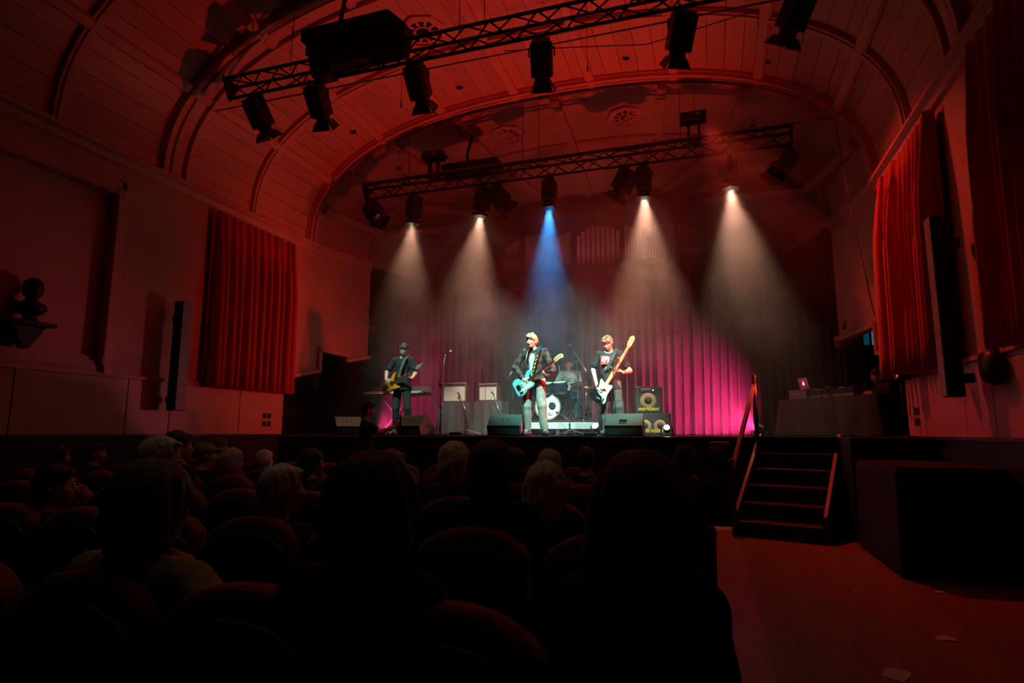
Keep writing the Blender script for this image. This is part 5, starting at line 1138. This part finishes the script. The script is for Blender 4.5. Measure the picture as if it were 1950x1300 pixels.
# blue-lit side room seen through the opening
scr = empty('stage_flat', (3.25, 13.1, ST), .25, 'tall black flat standing in the right side opening', 'screen'); MB().box((0, 0, .85), (1.7, .06, 1.7)).build('panel', BLACK, scr, bevel=.008); MB().box((-.86, -.02, .85), (.03, .05, 1.7)).build('edge_post', STEEL, scr)
bl = empty('wing_lamp', (4.3, 13.6, 3.7), 0, 'blue lamp lighting the right wing behind the opening', 'lamp'); MB().lathe([(.06, -.1), (.08, 0), (.07, .02)], cyl((0, 0, 0), (-.4, .9, -.2)), 14).build('housing', BLACKM, bl, True); MB().lathe([(.065, .005), (0, .01)], cyl((0, 0, 0), (-.4, .9, -.2)), 14).build('lens', lensmat((.1, .5, 1), 6), bl)
spot(bl, Vector((4.26, 13.7, 3.68)), (-.42, .9, -.15), (.02, .45, .85), 65, 110, .6, .05)

# ------------------------------------------------------------------ steps up to the stage
TH = .3403; e_ = Vector((cos(TH), -sin(TH), 0)); n_ = Vector((-sin(TH), -cos(TH), 0)); P0 = Vector((.614, 9.8, 0)); SW, RUN, RISE, ZT0 = 1.013, .265, .212, 1.34-.277
sr = empty('stage_steps', (P0.x, P0.y, 0), 0, 'black wooden steps with metal nosings leading up to the stage', 'stairs'); off = -Vector((P0.x, P0.y, 0))
RM = Matrix((e_, -n_, Vector((0, 0, 1)))).transposed()
strip = mat('step_nosing', (.85, .78, .74), .45, metal=.1, noise=.1)
for i in range(5):
    z = ZT0-RISE*i; nose = P0+n_*RUN*i+e_*SW/2+off
    MB().box(nose-n_*.16+Vector((0, 0, z-.02)), (SW, .34, .04), RM).build('tread', BLACK, sr, bevel=.004)
    MB().box(nose-n_*.02+Vector((0, 0, z-.04-(RISE-.04)/2)), (SW, .02, RISE-.04), RM).build('riser', BLACK, sr)
    MB().box(nose+n_*.006+Vector((0, 0, z-.008)), (SW-.02, .016, .016), RM).build('nosing', strip, sr)
MB().box(P0+n_*RUN*4+e_*SW/2+off-n_*.02+Vector((0, 0, (ZT0-RISE*4-.04)/2)), (SW, .02, ZT0-RISE*4-.04), RM).build('riser', BLACK, sr)
MB().box(P0-n_*.35+e_*SW/2+off+Vector((0, 0, ST-.03)), (SW+.1, .8, .05), RM).build('landing', BLACK, sr)
strm = mat('stringer_brown', (.16, .075, .055), .45, noise=.25, stretch=(1, 1, 4))
for s, q in ((0, -.03), (1, SW+.03)):
    a = P0+e_*q+off+n_*(-.28)+Vector((0, 0, ST+.02)); bb_ = P0+e_*q+off+n_*(RUN*4-.05)+Vector((0, 0, ZT0-RISE*3.55))
    mb = MB(); d = (bb_-a); Rr = Matrix((d.normalized(), e_, d.normalized().cross(e_))).transposed(); mb.box((a+bb_)/2, (d.length, .05, .05), Rr).build('stringer_cap', strm, sr, bevel=.006)
    m = MB(); vs = [a, bb_, bb_+n_*.05, bb_+n_*.05-Vector((0, 0, bb_.z)), a-Vector((0, 0, a.z))]; m.add([v-e_*.02 for v in vs]+[v+e_*.02 for v in vs], [(0, 1, 2, 3, 4), (9, 8, 7, 6, 5)]+[(i, (i+1) % 5, 5+(i+1) % 5, 5+i) for i in range(5)]).build('side_panel', BLACK, sr)
hr = empty('handrail', (P0.x, P0.y, 0), 0, 'dark turned newel posts with a sloping wooden handrail beside the stage steps', 'handrail')
turn = [(.035, 0), (.035, .10), (.022, .13), (.030, .18), (.036, .30), (.028, .50), (.022, .58), (.030, .62), (.034, .66), (.034, .86), (.022, .90), (.018, .92), (.036, .95), (.036, .985), (.02, 1.0), (0, 1.005)]
pt = at(1441, 822, Y=9.98); top_z = at(1436, 712, Y=9.98).z; pt.z = ST-.02
MB().lathe([(r*1.05, h*(top_z-pt.z)) for r, h in turn], Matrix.Translation(pt+off), 12).build('newel_post', mat('newel_dark', (.035, .018, .015), .3, noise=.2), hr, True)
pl = P0+n_*(RUN*4+.05)-e_*.03; lz = 1.0
MB().lathe([(r*1.05, h*lz) for r, h in turn], Matrix.Translation(pl+off), 12).build('newel_post', MATS['newel_dark'], hr, True)
a, bb_ = pt+off+Vector((0, 0, .84*(top_z-pt.z))), pl+off+Vector((0, 0, lz*.84)); d = bb_-a; Rr = Matrix((d.normalized(), e_, d.normalized().cross(e_))).transposed()
MB().box((a+bb_)/2, (d.length, .06, .055), Rr).build('rail', strm, hr, bevel=.012)
r = empty('wall_box', at(1370, 851, Y=9.93), 0, 'small grey box with a dial on the stage front beside the steps', 'box'); MB().box((0, 0, 0), (.30, .06, .16)).build('body', mat('box_grey', (.17, .19, .20), .5, noise=.1), r, bevel=.006); MB().lathe([(.06, 0), (.055, .02), (0, .022)], cyl((.10, -.03, 0), (0, -1, 0)), 16).build('dial', BLACKM, r, True, sharp=40)
for k, (px, py, lab) in enumerate(((1802, 1216, 'crumpled white paper scrap lying on the aisle floor at the right'), (1708, 1284, 'white paper sheet on the floor at the lower right edge'), (1624, 1126, 'small pale scrap lying in the middle of the aisle'), (1792, 1128, 'pale scrap lying beside the dark chairs'))):
    p = at(px, py, Z=.012); s = (.10, .16, .05, .08)[k]; pb_ = MB(); pb_.v = [(-s*.6, -s*.35, 0), (0, -s*.4, .006), (s*.6, -s*.3, 0), (s*.55, s*.35, .004), (0, s*.4, .012), (-s*.55, s*.3, .002)]; pb_.f = [(0, 1, 4, 5), (1, 2, 3, 4)]
    o = pb_.build('paper', mat('paper', (.62, .60, .58), .8, noise=.05)); o.location = p; o.rotation_euler = (0, 0, 1.1*k); sm = o.modifiers.new('t', 'SOLIDIFY'); sm.thickness = .002; tag(o, lab, 'paper')
# ------------------------------------------------------------------ seats
def make_seat():
    r = empty('theatre_seat', (0, 0, 0)); w = .50
    def pad(y0, y1, z0, z1, crown, n=26, tilt=.12):
        mb = MB(); prof2 = []
        for i in range(n+1):
            u = -1+2*i/n; prof2.append((u*w/2, z1-crown*abs(u)**2.6))
        bot = [(w/2, z0), (-w/2, z0)]
        mb.prism(prof2+bot, Matrix(((1, 0, 0, 0), (0, tilt, -1, y1), (0, 1, 0, 0), (0, 0, 0, 1))), 0, y1-y0); return mb
    pad(.0, .09, .42, .93, .09).build('backrest', VELVET, r, bevel=.03)
    pad(-.035, -.004, .36, .86, .08).build('back_shell', mat('seat_shell', (.03, .012, .01), .5, noise=.2), r, bevel=.008)
    MB().box((0, .30, .43), (w-.04, .44, .10)).build('seat', VELVET, r, bevel=.03)
    for s in (-1, 1):
        MB().box((s*(w/2+.025), .27, .62), (.05, .36, .04)).build('armrest', mat('armrest_wood', (.05, .022, .015), .35, noise=.2), r, bevel=.01)
        MB().box((s*(w/2+.025), .24, .31), (.03, .26, .60)).build('side_frame', BLACKM, r, bevel=.006)
    return r
# local +Y is forward (towards the stage); origin at the back of the backrest
proto = make_seat(); first = [True]
def seat(x, y, label, group, rz=0):
    o = proto if first[0] else copy_tree(proto); first[0] = False
    o.location = (x, y, .012); o.rotation_euler = (0, 0, rz); tag(o, label, 'seat', group); return o
ROWS = [1.25, 2.35, 3.5, 4.65, 5.8, 6.95]
named = {(1, 865): 'curved red velvet seat back in the middle of the second row', (0, 860): 'large red velvet seat back nearest the camera', (1, 430): 'red velvet seat back in front of the curly haired head', (3, 780): 'small red seat back in the gap left of the blond curly hair'}
PITCHX = .56
ORD = 'first second third fourth fifth sixth seventh eighth ninth tenth eleventh twelfth thirteenth fourteenth fifteenth'.split()
used = {}
for ri, Y in enumerate(ROWS):
    x = -.62 if ri == 0 else -.42
    while True:
        v = Vector((x, Y, .9-CAMZ)); w_ = v.dot(_f)
        if w_ <= .2: break
        px = 975+FPX*v.dot(_r)/w_
        if px < -250 or x < -7.7: break
        lab = None
        for (r_i, q), l in list(named.items()):
            if r_i == ri and abs(px-q) < 1165*PITCHX/w_*.52 and l not in used: lab = l; used[l] = 1
        nth = nth+1 if x < (-.7 if ri == 0 else -.5) else 1
        rowname = ['nearest', 'second', 'third', 'fourth', 'fifth', 'front'][ri]
        seat(x, Y, lab or 'dark red velvet theatre seat in the %s row, %s from the aisle' % (rowname, ORD[nth-1]), 'theatre seats, %s row' % rowname)
        x -= PITCHX
# ------------------------------------------------------------------ audience, seen from behind
def listener(px, top, Y, label, hair=((.03, .02, .018), 'short'), cloth=(.03, .028, .03), yaw=0, hk=1.0, h=None, pitch=0, bump=.004, shrug=0, skin=None, extra=None, dx=0, wide=1.0, over=None):
    p = at(px, top, Y=Y); topz = p.z-.012; seatz = .50
    h = h or (.013 if Y < 3 else .016)
    hz = topz-.145; nz_ = hz-.165; shz = nz_-.035; cz = nz_-.16
    c = Solid(); m_ = mat('cloth_%s' % '_'.join('%d' % (a*100) for a in cloth), cloth, .9, noise=.2, scale=15)
    J = dict(pelvis=(0, .02, seatz+.06), waist=(0, .04, seatz+.20), chest=(0, .03, cz), neck=(0, .0, nz_), head=(0, -.035, hz), shL=(.175*wide, .02, shz+shrug), shR=(-.175*wide, .02, shz+shrug),
             elL=(.215*wide, -.02, seatz+.22), elR=(-.215*wide, -.02, seatz+.22), wrL=(.16, -.24, seatz+.16), wrR=(-.16, -.24, seatz+.16), hipL=(.10, -.02, seatz+.04), hipR=(-.10, -.02, seatz+.04),
             knL=(.13, -.44, seatz+.04), knR=(-.13, -.44, seatz+.04), anL=(.13, -.42, .11), anR=(-.13, -.42, .11), toL=(.14, -.58, .055), toR=(-.14, -.58, .055))
    if over: J.update(over(p, topz))
    root, j, R = person(label, (p.x+dx, Y+.14, 0.012), pi+yaw*.15, J, hp=(yaw, pitch, 0), hair=hair, top=m_, legs=DKCLOTH, sleeve='long', seated=True, h=h, hk=hk, slim=.85, group='people in the audience', hairbump=bump, face=abs(yaw) > .5, extra=extra)
    return root
def raised(p, topz):
    w = at(372, 1092, Y=1.52); return dict(elR=(-.33, .02, .82), wrR=(-(w.x-p.x)*.98, -(w.y-1.50), w.z-.012))
GREYH = (.80, .74, .70); DARKH = (.02, .015, .013); BROWN = (.10, .055, .035); BLOND = (.85, .62, .40); REDB = (.22, .08, .05)
# row nearest the camera
listener(205, 882, 1.36, 'dark haired person in a pale yellow shirt at the lower left, nearest row', (BROWN, 'bob'), (.50, .42, .20), yaw=.0, h=.012, hk=1.15, over=raised)
listener(648, 872, 1.30, 'large dark silhouetted head left of the middle, nearest row', (DARKH, 'bob'), (.02, .02, .02), hk=1.22)
listener(1203, 874, 1.42, 'large dark silhouetted head with long hair right of the middle, nearest row', ((.05, .025, .018), 'long'), (.02, .018, .018), hk=1.18, wide=.8)
# second row
listener(52, 880, 2.45, 'dark haired person at the left edge with red-lit cheek', (DARKH, 'short'), (.03, .03, .03), yaw=-.9)
listener(258, 824, 2.45, 'grey haired man with red-lit face turned right', (GREYH, 'short'), (.04, .04, .045), yaw=-.8)
listener(497, 880, 2.45, 'person with curly grey hair above a red seat', (GREYH, 'short'), (.05, .03, .03), bump=.009, yaw=-.5)
listener(912, 832, 2.50, 'tall dark haired silhouette left of the blond long hair', (DARKH, 'bob'), (.02, .02, .022))
# third row
listener(1025, 878, 3.3, 'person with long blond hair in front of the singer', (BLOND, 'long'), (.03, .02, .02), bump=.007)
listener(306, 815, 3.6, 'dark haired person just behind the grey haired man', (DARKH, 'short'), (.03, .03, .03), yaw=-.4)
listener(724, 851, 3.6, 'person with reddish brown hair rim-lit red left of the middle', (REDB, 'short'), (.03, .02, .02), yaw=-.4)
listener(846, 838, 3.65, 'person with light curly hair beside the tall silhouette', (BLOND, 'bob'), (.06, .04, .04), bump=.010, yaw=.2)
listener(1243, 859, 3.5, 'brown haired person behind the large silhouette on the right', (REDB, 'short'), (.03, .02, .02))
# further rows
listener(1302, 842, 4.75, 'dark person with a pale collar right of the large silhouette', (DARKH, 'short'), (.03, .03, .032), extra=lambda root, j: MB().tube([Vector(j['neck'])+Vector(v) for v in ((-.09, -.02, -.02), (-.03, .05, .0), (.03, .06, -.01), (.10, .0, -.03))], .018, 8).build('collar', mat('collar_pale', (.55, .50, .46), .8, noise=.05), root, True))
listener(367, 839, 4.75, 'person in a brown flat cap left of the pale blond woman', ((.28, .16, .10), 'cap'), (.02, .02, .02), yaw=-.6)
listener(420, 851, 4.75, 'person with straight pale blond hair on the left', ((.55, .42, .30), 'bob'), (.03, .03, .03))
listener(574, 852, 4.75, 'dark haired person wearing glasses turned right', (DARKH, 'bob'), (.03, .03, .03), yaw=-.9)
listener(967, 850, 4.75, 'dark haired person with a pink rim light behind the silhouette', (DARKH, 'bob'), (.025, .02, .02), yaw=-.3)
listener(1037, 853, 4.75, 'person with pale streaked hair in front of the drum riser', ((.55, .45, .38), 'bob'), (.05, .03, .03))
listener(90, 846, 5.25, 'small dim face far left in the audience', (BROWN, 'bob'), (.04, .03, .03), yaw=-1.0)
listener(160, 840, 5.35, 'small dim face second from the far left', (BROWN, 'short'), (.05, .04, .04), yaw=-1.1)
listener(398, 829, 5.9, 'small reddish haired head above the flat cap', (REDB, 'short'), (.03, .03, .03), yaw=-.5)
listener(486, 853, 5.9, 'small grey haired head behind the curly grey hair', (GREYH, 'short'), (.04, .04, .04))
listener(1110, 848, 5.9, 'dark head in front of the low stage front right of the middle', (DARKH, 'short'), (.02, .02, .02))
# raised hand of the nearest listener
gl = tag(MB().tube([(-.085, 0, 0), (-.05, 0, .02), (0, 0, .024), (.05, 0, .02), (.085, 0, 0)], .006, 6).build('spectacles', BLACKM, None, True), 'dark spectacles on the person turned right', 'glasses'); p = at(586, 874, Y=4.9); gl.location = p; gl.rotation_euler = (0, 0, 1.0)
for s in (-1, 1):
    o = MB().ring([(.022, -.002), (.026, 0), (.022, .002)], cyl((s*.035, 0, 0), (0, 1, 0)), 14).build('rim', BLACKM, gl, True)
# man filming from in front of the stage
LP = at(700, 760, Y=8.4); LP.z = .012
ph = at(752, 806, Y=8.62)
person('man in a black t-shirt standing before the stage filming with a raised phone', LP, pi+.9 if False else 2.0,
       dict(head=(0, -.03, 1.675), elR=(-.22, -.22, 1.32), wrR=(-.10, -.44, 1.42), elL=(.24, .02, 1.17), wrL=(.22, -.12, .95)), hp=(0, .1, 0), hair=((.02, .015, .012), 'short'), top=BLACKT, legs=JEANB, sleeve='short', h=.011,
       hands=dict(R=dict(d=(.2, -.6, .7), n=(.8, -.2, 0), thumb=1, curl=.7), L=dict(d=(0, -.3, -1), n=(-1, 0, 0), thumb=1, curl=.4)))
bpy.context.view_layer.update()
mp_ = Matrix.Translation(LP) @ Matrix.Rotation(2.0, 4, 'Z'); hp_ = mp_ @ Vector((-.10, -.52, 1.52))
r = empty('phone_gimbal', hp_, 2.0, 'phone on a hand-held gimbal in the raised hand before the stage', 'phone')
MB().tube([(0, 0, -.10), (0, 0, .06)], .014, 8).build('grip', BLACKM, r, True); MB().tube([(0, 0, .06), (.03, 0, .10), (.02, -.02, .14)], .009).build('gimbal_arm', BLACKM, r, True)
MB().box((0, -.03, .15), (.15, .010, .075)).build('phone', BLACKM, r, bevel=.004); MB().box((0, -.024, .15), (.14, .002, .066)).build('screen', mat('phone_screen', (.05, .06, .08), .1, noise=.02, emit=(.3, .55, .9), es=.4), r)
